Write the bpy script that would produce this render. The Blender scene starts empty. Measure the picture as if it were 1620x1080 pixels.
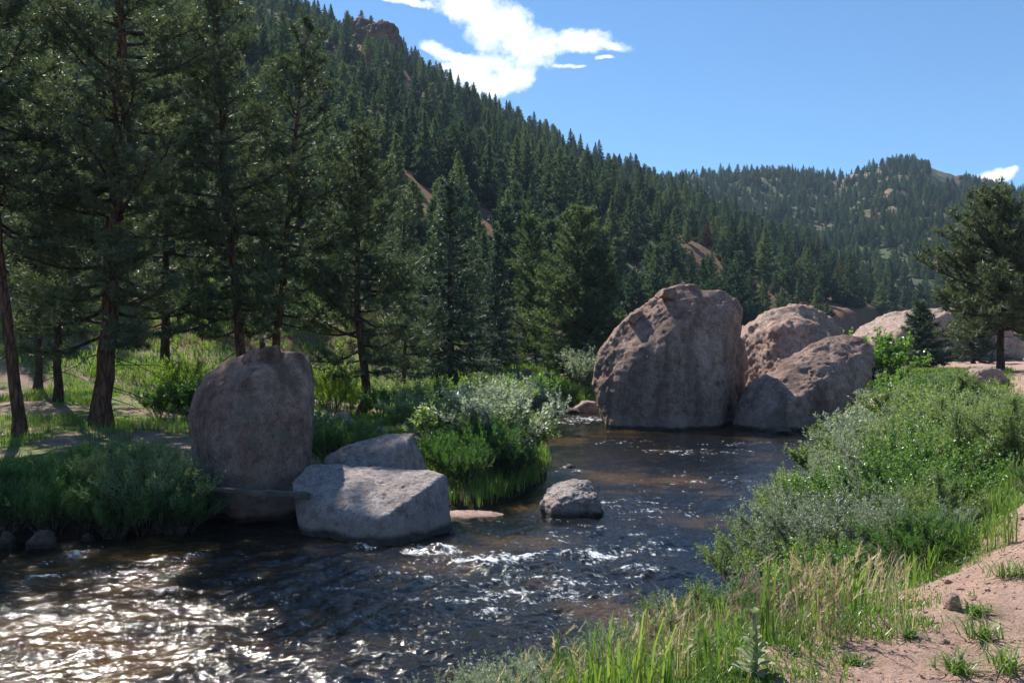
import bpy, bmesh, math, random
import numpy as np
from mathutils import Vector, Matrix

random.seed(7)
RNG = np.random.default_rng(7)
SC = bpy.context.scene
COL = SC.collection
F = 1400.0; CX = 810.0; CY = 540.0; CAMZ = 4.0
SUN_AZ = -32.0; SUN_EL = 47.0      # degrees, azimuth measured from +Y towards +X

def P(px, py, Y):
    return np.array([(px-CX)/F*Y, Y, CAMZ-(py-CY)/F*Y])

# ------------------------------------------------------------------ noise
_perm = np.random.default_rng(3).permutation(256)
_perm = np.concatenate([_perm, _perm, _perm])
_grad = np.random.default_rng(4).normal(size=(256, 3)); _grad /= np.linalg.norm(_grad, axis=1)[:, None]
def noise3(x, y, z):
    xi = np.floor(x).astype(np.int64); yi = np.floor(y).astype(np.int64); zi = np.floor(z).astype(np.int64)
    xf = x-xi; yf = y-yi; zf = z-zi
    u = xf*xf*xf*(xf*(xf*6-15)+10); v = yf*yf*yf*(yf*(yf*6-15)+10); w = zf*zf*zf*(zf*(zf*6-15)+10)
    def g(dx, dy, dz):
        h = _perm[_perm[_perm[(xi+dx) & 255]+((yi+dy) & 255)]+((zi+dz) & 255)]
        G = _grad[h]
        return G[..., 0]*(xf-dx)+G[..., 1]*(yf-dy)+G[..., 2]*(zf-dz)
    def L(a, b, t): return a+t*(b-a)
    return 1.5*L(L(L(g(0,0,0), g(1,0,0), u), L(g(0,1,0), g(1,1,0), u), v),
             L(L(g(0,0,1), g(1,0,1), u), L(g(0,1,1), g(1,1,1), u), v), w)
def fbm(x, y, z, octs=4, lac=2.03, gain=0.5):
    s = 0; a = 1.0; f = 1.0
    for i in range(octs):
        s = s+a*noise3(x*f+i*17.3, y*f-i*9.1, z*f+i*5.7); a *= gain; f *= lac
    return s
def ridged(x, y, z, octs=4):
    s = 0; a = 1.0; f = 1.0
    for i in range(octs):
        s = s+a*(1-2*np.abs(noise3(x*f+i*11.3, y*f+i*3.1, z*f-i*7.7))); a *= .5; f *= 2.1
    return s
def sstep(a, b, x):
    t = np.clip((x-a)/(b-a), 0, 1); return t*t*(3-2*t)

# ------------------------------------------------------------------ object helpers
def link(o, parent=None):
    COL.objects.link(o)
    if parent is not None: o.parent = parent
    return o
def tag(o, label=None, cat=None, group=None, kind=None):
    if label: o['label'] = label
    if cat: o['category'] = cat
    if group: o['group'] = group
    if kind: o['kind'] = kind
    return o
def empty(name, loc, label, cat, group=None, rz=0.0, scale=1.0):
    o = bpy.data.objects.new(name, None); o.empty_display_size = .2
    link(o); o.location = loc; o.rotation_euler = (0, 0, rz)
    o.scale = (scale,)*3 if not hasattr(scale, '__len__') else scale
    return tag(o, label, cat, group)
def mesh_np(name, V, faces, mat=None, smooth=False, attrs=None, matidx=None):
    """faces: list of int arrays (n,3) / (n,4)"""
    me = bpy.data.meshes.new(name)
    V = np.asarray(V, dtype=np.float32)
    faces = [np.asarray(f, dtype=np.int32) for f in faces if len(f)]
    nl = sum(f.size for f in faces); nf = sum(len(f) for f in faces)
    me.vertices.add(len(V)); me.vertices.foreach_set('co', V.ravel())
    me.loops.add(nl); me.loops.foreach_set('vertex_index', np.concatenate([f.ravel() for f in faces]))
    me.polygons.add(nf)
    tot = np.concatenate([np.full(len(f), f.shape[1], dtype=np.int32) for f in faces])
    st = np.concatenate([[0], np.cumsum(tot)[:-1]]).astype(np.int32)
    me.polygons.foreach_set('loop_start', st)
    me.polygons.foreach_set('use_smooth', np.full(nf, smooth, dtype=bool))
    if matidx is not None: me.polygons.foreach_set('material_index', np.asarray(matidx, dtype=np.int32))
    for k, (dom, arr) in (attrs or {}).items():
        a = me.attributes.new(k, 'FLOAT', dom); a.data.foreach_set('value', np.asarray(arr, dtype=np.float32))
    me.update(calc_edges=True)
    if mat is not None:
        for m in (mat if isinstance(mat, (list, tuple)) else [mat]): me.materials.append(m)
    return me
def obj(name, me, parent=None):
    return link(bpy.data.objects.new(name, me), parent)

class Geo:
    def __init__(s): s.V = []; s.T = []; s.Q = []; s.n = 0; s.rt = []; s.rq = []
    def add(s, V, T=None, Q=None, r=0.5):
        if T is not None and len(T):
            s.T.append(np.asarray(T)+s.n); s.rt.append(np.broadcast_to(np.asarray(r, float), (len(T),)))
        if Q is not None and len(Q):
            s.Q.append(np.asarray(Q)+s.n); s.rq.append(np.broadcast_to(np.asarray(r, float), (len(Q),)))
        s.V.append(V); s.n += len(V)
    def tube(s, pts, rad, sides=6, r=.5, cap=True):
        pts = np.asarray(pts, float); n = len(pts); rad = np.broadcast_to(np.asarray(rad, float), (n,))
        d = np.gradient(pts, axis=0); d /= np.linalg.norm(d, axis=1)[:, None]+1e-9
        ref = np.array([0, 0, 1.]) if abs(d[:, 2]).mean() < .85 else np.array([1., 0, 0])
        a = np.cross(d, ref); a /= np.linalg.norm(a, axis=1)[:, None]+1e-9
        b = np.cross(d, a)
        th = np.arange(sides)*2*math.pi/sides
        V = pts[:, None]+rad[:, None, None]*(a[:, None]*np.cos(th)[None, :, None]+b[:, None]*np.sin(th)[None, :, None])
        V = V.reshape(-1, 3)
        i = np.arange(n-1)[:, None]*sides; j = np.arange(sides)[None]; k = (j+1) % sides
        Q = np.stack([i+j, i+k, i+sides+k, i+sides+j], -1).reshape(-1, 4)
        T = None
        if cap:
            V = np.concatenate([V, pts[-1:]+d[-1:]*rad[-1]*.5]); m = (n-1)*sides
            T = np.stack([m+np.arange(sides), m+(np.arange(sides)+1) % sides, np.full(sides, n*sides)], -1)
        s.add(V, T, Q, r)
    def mesh(s, name, mat, smooth=False):
        V = np.concatenate(s.V); T = np.concatenate(s.T) if s.T else np.zeros((0, 3), int); Q = np.concatenate(s.Q) if s.Q else np.zeros((0, 4), int)
        r = np.concatenate([a for a in s.rt+s.rq]) if (s.rt or s.rq) else np.zeros(0)
        return mesh_np(name, V, [T, Q], mat, smooth, {'rnd': ('FACE', r)})

def frames(D, rng):
    D = D/(np.linalg.norm(D, axis=1)[:, None]+1e-9)
    R = rng.normal(size=D.shape)
    A = np.cross(D, R); A /= np.linalg.norm(A, axis=1)[:, None]+1e-9
    B = np.cross(D, A)
    return np.stack([A, B, D], 1)      # rows: local x,y,z axes
def stamp(geo, tv, tt, tq, pos, dirs, scale, rng, r=None):
    """copy a template mesh (z = axis) to every pos/dir"""
    n = len(pos)
    if n == 0: return
    M = frames(dirs, rng)*np.asarray(scale, float).reshape(-1, 1, 1)
    V = (np.einsum('kj,njl->nkl', tv, M)+pos[:, None]).reshape(-1, 3)
    off = (np.arange(n)*len(tv))[:, None, None]
    T = (tt[None]+off).reshape(-1, 3) if tt is not None else None
    Q = (tq[None]+off).reshape(-1, 4) if tq is not None else None
    r = rng.random(n) if r is None else r
    k = len(tt) if tt is not None else len(tq)
    geo.add(V, T, Q, np.repeat(r, k))

# ------------------------------------------------------------------ materials
def new_mat(name):
    m = bpy.data.materials.new(name); m.use_nodes = True
    nt = m.node_tree; nt.nodes.clear()
    return m, nt
class N:
    def __init__(s, nt): s.nt = nt
    def n(s, t, **kw):
        nd = s.nt.nodes.new(t)
        for k, v in kw.items():
            if k.startswith('_'): setattr(nd, k[1:], v)
        for k, v in kw.items():
            if not k.startswith('_'):
                key = int(k[1:]) if k[0] == 'i' and k[1:].isdigit() else k.replace('__', ' ')
                s.set(nd.inputs[key], v)
        return nd
    def set(s, inp, v):
        if isinstance(v, bpy.types.NodeSocket): s.nt.links.new(v, inp)
        elif isinstance(v, bpy.types.Node): s.nt.links.new(v.outputs[0], inp)
        else:
            if isinstance(v, (tuple, list)) and len(v) == 3 and inp.type == 'RGBA': v = (*v, 1)
            inp.default_value = v
    def pos(s, sc=1.0):
        g = s.n('ShaderNodeNewGeometry')
        if sc == 1.0: return g.outputs['Position']
        m = s.n('ShaderNodeVectorMath', _operation='MULTIPLY', i0=g.outputs['Position'])
        m.inputs[1].default_value = sc if hasattr(sc, '__len__') else (sc,)*3
        return m.outputs[0]
    def obj(s, sc=(1, 1, 1)):
        g = s.n('ShaderNodeTexCoord')
        m = s.n('ShaderNodeVectorMath', _operation='MULTIPLY', i0=g.outputs['Object']); m.inputs[1].default_value = sc
        return m.outputs[0]
    def noise(s, vec, scale, detail=4, rough=.55, dist=0.0):
        nd = s.n('ShaderNodeTexNoise', Scale=scale, Detail=detail, Roughness=rough, Distortion=dist)
        s.nt.links.new(vec, nd.inputs['Vector']); return nd.outputs['Fac']
    def ramp(s, fac, stops, interp='LINEAR'):
        nd = s.nt.nodes.new('ShaderNodeValToRGB'); nd.color_ramp.interpolation = interp
        e = nd.color_ramp.elements
        while len(e) < len(stops): e.new(.5)
        for i, (p, c) in enumerate(stops):
            e[i].position = p; e[i].color = (*c, 1) if hasattr(c, '__len__') else (c, c, c, 1)
        s.set(nd.inputs[0], fac); return nd.outputs[0]
    def mix(s, fac, a, b, mode='MIX'):
        nd = s.nt.nodes.new('ShaderNodeMix'); nd.data_type = 'RGBA'; nd.blend_type = mode
        s.set(nd.inputs[0], fac); s.set(nd.inputs[6], a); s.set(nd.inputs[7], b); return nd.outputs[2]
    def math(s, op, a, b=0.0, clamp=False):
        nd = s.nt.nodes.new('ShaderNodeMath'); nd.operation = op; nd.use_clamp = clamp
        s.set(nd.inputs[0], a); s.set(nd.inputs[1], b); return nd.outputs[0]
    def bump(s, h, strength=.5, dist=.02, normal=None):
        nd = s.n('ShaderNodeBump', Strength=strength, Distance=dist, Height=h)
        if normal is not None: s.set(nd.inputs['Normal'], normal)
        return nd.outputs[0]
    def attr(s, name):
        return s.n('ShaderNodeAttribute', _attribute_name=name).outputs['Fac']
    def sep(s, vec):
        nd = s.n('ShaderNodeSeparateXYZ'); s.set(nd.inputs[0], vec); return nd.outputs
    def out(s, sh):
        o = s.n('ShaderNodeOutputMaterial'); s.nt.links.new(sh, o.inputs[0])
    def pbr(s, col, rough=.8, spec=.3, normal=None):
        b = s.n('ShaderNodeBsdfPrincipled'); s.set(b.inputs['Base Color'], col); s.set(b.inputs['Roughness'], rough)
        s.set(b.inputs['Specular IOR Level'], spec)
        if normal is not None: s.set(b.inputs['Normal'], normal)
        return b

def leaf_mat(name, c1, c2, c3=None, rough=.4, spec=.5, trans=.35, transcol=None, objvar=.5):
    m, nt = new_mat(name); n = N(nt)
    r = n.attr('rnd')
    oi = n.n('ShaderNodeObjectInfo').outputs['Random']
    f = n.mix(objvar, r, oi)
    col = n.ramp(f, [(0.1, c1), (.6, c2), (.95, c3 or c2)])
    b = n.pbr(col, rough, spec)
    t = n.n('ShaderNodeBsdfTranslucent')
    tc = n.mix(1.0, col, transcol or (1.5, 1.7, .7), 'MULTIPLY')
    n.set(t.inputs[0], tc)
    mx = n.n('ShaderNodeMixShader', i0=trans); nt.links.new(b.outputs[0], mx.inputs[1]); nt.links.new(t.outputs[0], mx.inputs[2])
    n.out(mx.outputs[0]); return m

M = {}
M['needle'] = leaf_mat('pine_needles', (.042, .062, .036), (.076, .102, .055), (.135, .165, .095), .55, .6, .38, (1.4, 1.5, .9))
M['needle_blue'] = leaf_mat('fir_needles', (.036, .060, .046), (.058, .088, .063), (.09, .125, .085), .55, .5, .26, (1.3, 1.5, 1.0))
M['needle_pale'] = leaf_mat('pale_pine_needles', (.055, .08, .05), (.10, .135, .08), (.17, .205, .12), .55, .5, .4)
M['needle_far'] = leaf_mat('hill_needles', (.036, .064, .054), (.076, .112, .084), (.160, .185, .110), .6, .25, .36, objvar=.75)
M['needle_dead'] = leaf_mat('dead_needles', (.16, .075, .05), (.20, .10, .07), (.22, .13, .10), .7, .2, .1)
M['willow'] = leaf_mat('willow_leaves', (.10, .145, .06), (.20, .25, .125), (.35, .39, .25), .42, .8, .46)
M['silver'] = leaf_mat('silver_willow_leaves', (.20, .235, .175), (.30, .335, .26), (.42, .45, .38), .42, .8, .40, (1.2, 1.3, .85))
M['green'] = leaf_mat('green_shrub_leaves', (.065, .13, .03), (.11, .20, .05), (.17, .27, .08), .36, .7, .45)
M['lime'] = leaf_mat('lime_leaves', (.18, .27, .04), (.27, .37, .06), (.38, .45, .09), .4, .5, .5)
M['herb'] = leaf_mat('herb_leaves', (.055, .12, .04), (.085, .17, .05), (.13, .22, .07), .42, .5, .4)
M['sage'] = leaf_mat('sage_leaves', (.14, .17, .10), (.20, .21, .13), (.30, .26, .16), .6, .3, .25)
M['grass'] = leaf_mat('grass_blades', (.08, .15, .03), (.14, .22, .05), (.26, .28, .10), .4, .5, .4, objvar=0)
M['drygrass'] = leaf_mat('dry_grass', (.36, .31, .18), (.48, .42, .27), (.60, .54, .38), .5, .4, .4, (1.2, 1.1, .8), objvar=0)
M['seed'] = leaf_mat('pink_seed_heads', (.22, .12, .10), (.30, .18, .14), (.36, .24, .18), .6, .2, .3, (1, 1, 1), objvar=0)
M['mullein'] = leaf_mat('mullein_leaf', (.22, .27, .15), (.30, .34, .20), (.38, .42, .27), .8, .15, .25, (1.2, 1.3, .7), objvar=0)

def bark_mat(name, c1, c2, sc):
    m, nt = new_mat(name); n = N(nt)
    v = n.obj((1, 1, .22))
    a = n.noise(v, sc, 5, .65)
    vo = n.n('ShaderNodeTexVoronoi', _feature='DISTANCE_TO_EDGE', Scale=sc*1.2); nt.links.new(v, vo.inputs['Vector'])
    cr = n.ramp(n.math('ADD', vo.outputs['Distance'], n.math('MULTIPLY', n.math('SUBTRACT', a, .5), .5)), [(0, .25), (.22, 1.0)])
    col = n.mix(cr, (.02, .014, .01), n.ramp(a, [(.3, c1), (.7, c2)]))
    h = n.math('ADD', n.math('MULTIPLY', cr, .7), n.math('MULTIPLY', a, .6))
    n.out(n.pbr(col, .9, .15, n.bump(h, .9, .04)).outputs[0]); return m
M['bark'] = bark_mat('pine_bark', (.10, .055, .038), (.19, .095, .06), 7)
M['bark_dark'] = bark_mat('dark_bark', (.055, .042, .034), (.10, .075, .06), 9)
M['twig'] = bark_mat('twig_bark', (.10, .08, .065), (.18, .15, .12), 12)
M['deadwood'] = bark_mat('grey_deadwood', (.20, .19, .18), (.33, .31, .29), 3)

def wood_mat():
    m, nt = new_mat('weathered_wood'); n = N(nt); v = n.pos((.6, 6, 14))
    a = n.noise(v, 3.0, 6, .7); b = n.noise(n.pos(), 2.0, 4)
    col = n.mix(.5, n.ramp(a, [(.3, (.07, .055, .045)), (.7, (.20, .165, .14))]), n.ramp(b, [(.4, (.08, .065, .055)), (.65, (.22, .185, .16))]))
    n.out(n.pbr(col, .9, .2, n.bump(a, .9, .02)).outputs[0]); return m
M['wood'] = wood_mat()
def rock_mat(name, c_lo, c_mid, c_hi, stain=0.0, lichen=0.0, wet=True, scale=1.0, waterband=0.0, crk=.12):
    m, nt = new_mat(name); n = N(nt)
    p = n.pos()
    big = n.noise(p, .55*scale, 5, .6, .4)
    mid = n.noise(p, 3.2*scale, 6, .65)
    fine = n.noise(p, 22*scale, 5, .75); mid2 = n.noise(p, 8.5*scale, 5, .75)
    speck = n.n('ShaderNodeTexVoronoi', Scale=55*scale); nt.links.new(p, speck.inputs['Vector'])
    col = n.ramp(n.math('ADD', n.math('MULTIPLY', big, .5), n.math('MULTIPLY', mid, .5)), [(.33, c_lo), (.5, c_mid), (.68, c_hi)])
    sp = n.ramp(n.sep(speck.outputs['Color'])[0], [(0.0, .72), (.5, 1.0), (1.0, 1.22)])
    col = n.mix(.75, col, sp, 'MULTIPLY')
    g = n.ramp(fine, [(.3, .55), (.62, 1.15)]); col = n.mix(.9, col, g, 'MULTIPLY')
    g = n.ramp(mid, [(.36, .6), (.52, 1.06)]); col = n.mix(.6, col, g, 'MULTIPLY')
    g = n.ramp(mid2, [(.36, .58), (.5, 1.0), (.66, 1.18)]); col = n.mix(.7, col, g, 'MULTIPLY')
    z = n.sep(p)[2]
    if stain:
        vs = n.pos((1.1*scale, 1.1*scale, .16*scale))
        st = n.noise(vs, 1.0, 5, .6, .6)
        sm = n.ramp(st, [(.47, 0.0), (.62, 1.0)])
        col = n.mix(n.math('MULTIPLY', sm, stain), col, (.085, .05, .035))
        st2 = n.noise(vs, 2.3, 4, .6, .3); sm2 = n.ramp(st2, [(.6, 0.0), (.72, 1.0)])
        col = n.mix(n.math('MULTIPLY', sm2, stain*.6), col, (.42, .30, .23))
    if lichen:
        li = n.noise(p, 1.7, 5, .7, .8); lm = n.ramp(li, [(.60, 0.0), (.66, 1.0)])
        col = n.mix(n.math('MULTIPLY', lm, lichen), col, (.17, .20, .15))
    if waterband:
        wb = n.math('ADD', z, n.math('MULTIPLY', n.noise(p, .8, 3), -.25))
        bm_ = n.ramp(n.math('DIVIDE', wb, 2.0), [(waterband*.5-.03, 1.0), (waterband*.5+.02, 0.0)])
        col = n.mix(n.math('MULTIPLY', bm_, .35), col, (.36, .27, .215))
    rough = .85
    if wet:
        wz = n.math('ADD', z, n.math('MULTIPLY', n.noise(p, 2.0, 3), -.22))
        wm = n.ramp(wz, [(.0, 1.0), (.09, 0.0)])
        col = n.mix(n.math('MULTIPLY', wm, .85), col, (.03, .022, .018))
        rough = n.mix(wm, (.85,)*3, (.25,)*3)
    ck = n.n('ShaderNodeTexVoronoi', _feature='DISTANCE_TO_EDGE', Scale=.75*scale)
    dv = n.n('ShaderNodeVectorMath', _operation='ADD'); nt.links.new(p, dv.inputs[0])
    nv = n.n('ShaderNodeTexNoise', Scale=1.4*scale, Detail=5); nt.links.new(p, nv.inputs['Vector'])
    sv = n.n('ShaderNodeVectorMath', _operation='SCALE', i0=nv.outputs['Color']); sv.inputs['Scale'].default_value = 1.6/scale
    nt.links.new(sv.outputs[0], dv.inputs[1]); nt.links.new(dv.outputs[0], ck.inputs['Vector'])
    crack = n.ramp(ck.outputs['Distance'], [(0, 0.0), (.012, 1.0)])
    col = n.mix(n.math('MULTIPLY', n.math('SUBTRACT', 1.0, crack), crk), col, (.04, .03, .025))
    h = n.math('ADD', n.math('MULTIPLY', mid, .8), n.math('MULTIPLY', fine, .42)); h = n.math('ADD', h, n.math('MULTIPLY', mid2, .7))
    h = n.math('ADD', h, n.math('MULTIPLY', crack, crk*.8))
    h = n.math('ADD', h, n.math('MULTIPLY', n.sep(speck.outputs['Color'])[1], .06))
    n.out(n.pbr(col, rough, .25, n.bump(h, 1.0, .09/scale)).outputs[0]); return m
M['granite'] = rock_mat('pink_granite', (.31, .185, .145), (.43, .28, .225), (.56, .395, .325), stain=.55, wet=True, scale=.8, waterband=.5)
M['granite_tall'] = rock_mat('brown_granite', (.24, .145, .115), (.345, .215, .17), (.45, .30, .24), stain=.7, lichen=.9, scale=1.2, waterband=1.15)
M['granite_grey'] = rock_mat('grey_granite', (.28, .22, .20), (.40, .33, .30), (.50, .43, .395), stain=0, scale=1.5, waterband=.3)
M['granite_dome'] = rock_mat('weathered_granite', (.31, .19, .15), (.45, .305, .245), (.58, .43, .355), stain=.15, scale=1.0, wet=False)
M['granite_far'] = rock_mat('pale_granite', (.34, .24, .19), (.43, .32, .26), (.52, .40, .33), wet=False, scale=.7)
M['dark_rock'] = rock_mat('dark_rock', (.11, .075, .06), (.17, .12, .10), (.24, .17, .14), scale=2.2)
M['red_cliff'] = rock_mat('red_cliff_rock', (.10, .05, .038), (.20, .09, .062), (.30, .15, .10), stain=.3, wet=False, scale=.12)
M['tan_outcrop'] = rock_mat('tan_outcrop_rock', (.22, .14, .11), (.36, .24, .19), (.45, .34, .27), wet=False, scale=.14)

def soil_mat(name, soil, soil2, grasscol, grass_amt, sc=1.0, bumpd=.05):
    m, nt = new_mat(name); n = N(nt); p = n.pos()
    a = n.noise(p, 1.6*sc, 6, .65); b = n.noise(p, 14*sc, 5, .75); c = n.noise(p, .35*sc, 5, .6, .5)
    col = n.ramp(a, [(.3, soil), (.65, soil2)])
    gm = n.ramp(n.math('ADD', n.math('MULTIPLY', c, .7), n.math('MULTIPLY', b, .3)), [(.56-grass_amt*.2, 0.0), (.62-grass_amt*.2, 1.0)])
    col = n.mix(gm, col, grasscol)
    col = n.mix(.8, col, n.ramp(b, [(.25, .55), (.6, 1.15)]), 'MULTIPLY')
    wz = n.math('ADD', n.sep(p)[2], n.math('MULTIPLY', a, -.25)); col = n.mix(n.ramp(wz, [(.05, 1.0), (.32, 0.0)]), col, (.035, .025, .016))  # low ground darkened: wet margin, plus painted black shadow under the overhanging willow
    n.out(n.pbr(col, .95, .1, n.bump(n.math('ADD', a, b), .9, bumpd)).outputs[0]); return m
M['ground'] = soil_mat('left_bank_soil', (.24, .165, .125), (.34, .25, .19), (.13, .17, .05), .45)
M['hill'] = soil_mat('hillside_soil', (.15, .075, .05), (.25, .145, .10), (.11, .13, .055), .2, .12, .5)
M['farhill'] = soil_mat('far_hillside_soil', (.16, .10, .07), (.26, .185, .125), (.09, .11, .055), .5, .07, .8)
M['gravel'] = soil_mat('pink_gravel', (.34, .215, .165), (.46, .31, .245), (.22, .20, .10), -1.5, 2.4, .035)
M['bed'] = soil_mat('river_bed', (.10, .065, .035), (.18, .12, .07), (.10, .10, .05), -.2, 2.0)
M['bank'] = soil_mat('bank_soil', (.10, .085, .05), (.17, .14, .08), (.09, .13, .04), .6, 3.0, .04)
M['stone'] = rock_mat('gravel_stone', (.34, .21, .16), (.45, .30, .235), (.52, .39, .32), wet=False, scale=6)

# ------------------------------------------------------------------ terrain function
RIGHT_SHORE = [(-400, -150), (-40, -8), (-12, .5), (-4, 4.6), (-1.2, 7.9), (.2, 8.9), (1.7, 9.9), (2.7, 11.6), (4.0, 14.2), (5.9, 18), (8.2, 23), (10.5, 28.5),
               (12.7, 33.5), (13.8, 37), (15, 42), (16.5, 48), (19, 56), (26, 70), (38, 95), (60, 140), (120, 235), (200, 330)]
LEFT_SHORE = [(192, 336), (105, 240), (50, 145), (30, 101), (18, 76), (12, 63), (7, 54.5), (3, 52), (1.0, 49), (.8, 44), (1.0, 36), (1.25, 30), (1.0, 25.5),
              (.1, 22.6), (-.7, 20.9), (-1.5, 21.0), (-2.6, 22.2), (-4.6, 22.5), (-6.4, 20.6), (-7.5, 18.6), (-10, 17.5), (-14, 17.2), (-40, 14), (-400, -70)]
POLY = np.array(RIGHT_SHORE+LEFT_SHORE, float)
NRIGHT = len(RIGHT_SHORE)
def shore(x, y):
    """signed distance (inside water > 0), and True where the closest shore is the right bank"""
    x = np.asarray(x, float); y = np.asarray(y, float)
    best = np.full(x.shape, 1e9); side = np.zeros(x.shape, bool); inside = np.zeros(x.shape, bool)
    n = len(POLY)
    for i in range(n):
        ax, ay = POLY[i]; bx, by = POLY[(i+1) % n]
        dx, dy = bx-ax, by-ay
        t = np.clip(((x-ax)*dx+(y-ay)*dy)/(dx*dx+dy*dy), 0, 1)
        d = np.hypot(x-ax-t*dx, y-ay-t*dy)
        c = d < best; best = np.where(c, d, best); side = np.where(c, i < NRIGHT-1, side)
        cr = ((ay > y) != (by > y)) & (x < (bx-ax)*(y-ay)/((by-ay) if by != ay else 1e-9)+ax)
        inside ^= cr
    return np.where(inside, best, -best), side

def az_of(px): return math.atan((px-CX)/F)
# near hill: px, ridge y, ridge depth Y, foot depth Y
NEAR = np.array([(-6000, 330, 260, 60), (-2200, 60, 260, 45), (-800, -230, 300, 40), (-200, -170, 380, 40), (200, -70, 420, 42), (430, 28, 450, 46), (540, 62, 465, 50), (625, 95, 470, 55),
                 (660, 128, 475, 58), (700, 150, 480, 62), (800, 204, 480, 72), (900, 252, 470, 84), (1000, 297, 455, 100), (1100, 338, 435, 118), (1200, 385, 400, 135),
                 (1300, 436, 360, 150), (1400, 480, 320, 165), (1480, 512, 300, 180), (1600, 528, 290, 190), (2500, 530, 290, 190), (9000, 530, 290, 190)], float)
FARH = np.array([(-6000, 500, 850, 500), (0, 420, 850, 500), (800, 320, 850, 480), (950, 304, 850, 470), (1060, 291, 850, 450), (1150, 282, 850, 400), (1250, 282, 840, 340), (1340, 291, 830, 300),
                 (1385, 272, 820, 280), (1440, 262, 815, 270), (1500, 280, 815, 260), (1560, 304, 820, 255), (1620, 324, 820, 250), (1800, 370, 820, 240), (2300, 430, 800, 240), (9000, 500, 700, 300)], float)
def hill(tab, x, y, p):
    r = np.hypot(x, y); az = np.arctan2(x, y)
    ta = np.arctan((tab[:, 0]-CX)/F); co = np.maximum(np.cos(ta), .12)
    ga = np.linspace(-1.7, 1.7, 1361); ker = np.exp(-(np.arange(-20, 21)/7.0)**2); ker /= ker.sum()
    def curve(vals):
        q = np.pad(np.interp(ga, ta, vals), 20, mode='edge'); return np.interp(az, ga, np.convolve(q, ker, 'valid'))
    Rr = curve(tab[:, 2]/np.maximum(co, .5)); Rf = curve(tab[:, 3]/np.maximum(co, .5))
    el = curve((CY-tab[:, 1])/F*np.minimum(co, 1))   # height over horizontal distance
    H = CAMZ+el*Rr
    t = np.clip((r-Rf)/(Rr-Rf), 0, 1)
    z = H*t**p
    over = np.clip((r-Rr)/Rr, 0, None)
    z = z-over*H*.9
    return z, t
def height(x, y, detail=True):
    x = np.asarray(x, float); y = np.asarray(y, float)
    d, right = shore(x, y); D = np.maximum(-d, 0)
    bed = -np.minimum(.9, d*.4)-.03
    zl = .5*(1-np.exp(-D/.8))+.05*np.minimum(D, 60)
    pw = 4.5+.9*sstep(8, 14, y)
    zr = 2.40*sstep(-.6, pw, D)-2.40*sstep(-.6, 5, 0)+.004*np.minimum(D, 80)
    az = np.arctan2(x, y)
    z1, t1 = hill(NEAR, x, y, 1.12)
    z2, t2 = hill(FARH, x, y, 1.25)
    g = np.where(right, zr, zl)
    r = np.hypot(x, y)
    nz = fbm(x*.012, y*.012, 0*x, 4)*7+ridged(x*.02, y*.02, 0*x+4, 3)*2.2
    hb = np.maximum(z1+nz*sstep(0, .35, t1)*(1-.75*sstep(.8, 1, t1)), z2+nz*1.6*sstep(0, .3, t2)*(1-.75*sstep(.85, 1, t2)))
    w = sstep(0.0, 8.0, D)
    z = g+np.maximum(hb, 0)*w
    # meadow noise and dirt mound by the path
    z = z+np.where(D > 0, (fbm(x*.35, y*.35, 0*x, 3)*.10)*sstep(0, 3, D), 0)
    z = z+.16*np.exp(-((x-5.7)**2+(y-9.4)**2)/.8)-.16*np.exp(-((x-4.3)**2+(y-8.3)**2)/.35)+.35*np.exp(-((x-6.8)**2+(y-6.8)**2)/5.5)
    if detail:
        z = z+np.where(right & (D > 3), fbm(x*1.4, y*1.4, 0*x, 5, 2.1, .55)*.06, 0)
    # dirt bluff across the far bend, above the river
    bl = np.exp(-(((x+.3)/4.0)**2+((y-60)/4.0)**2)); z = z+bl*1.3
    return np.where(d > 0, bed, z), d, right, t1, t2
def hz(x, y):
    return float(height(np.array([x]), np.array([y]))[0][0])

def ground_Y(px, py, Y=6.0):
    for _ in range(30):
        Y = .5*Y+.5*(CAMZ-hz((px-CX)/F*Y, Y))*F/(py-CY)
    return Y
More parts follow.
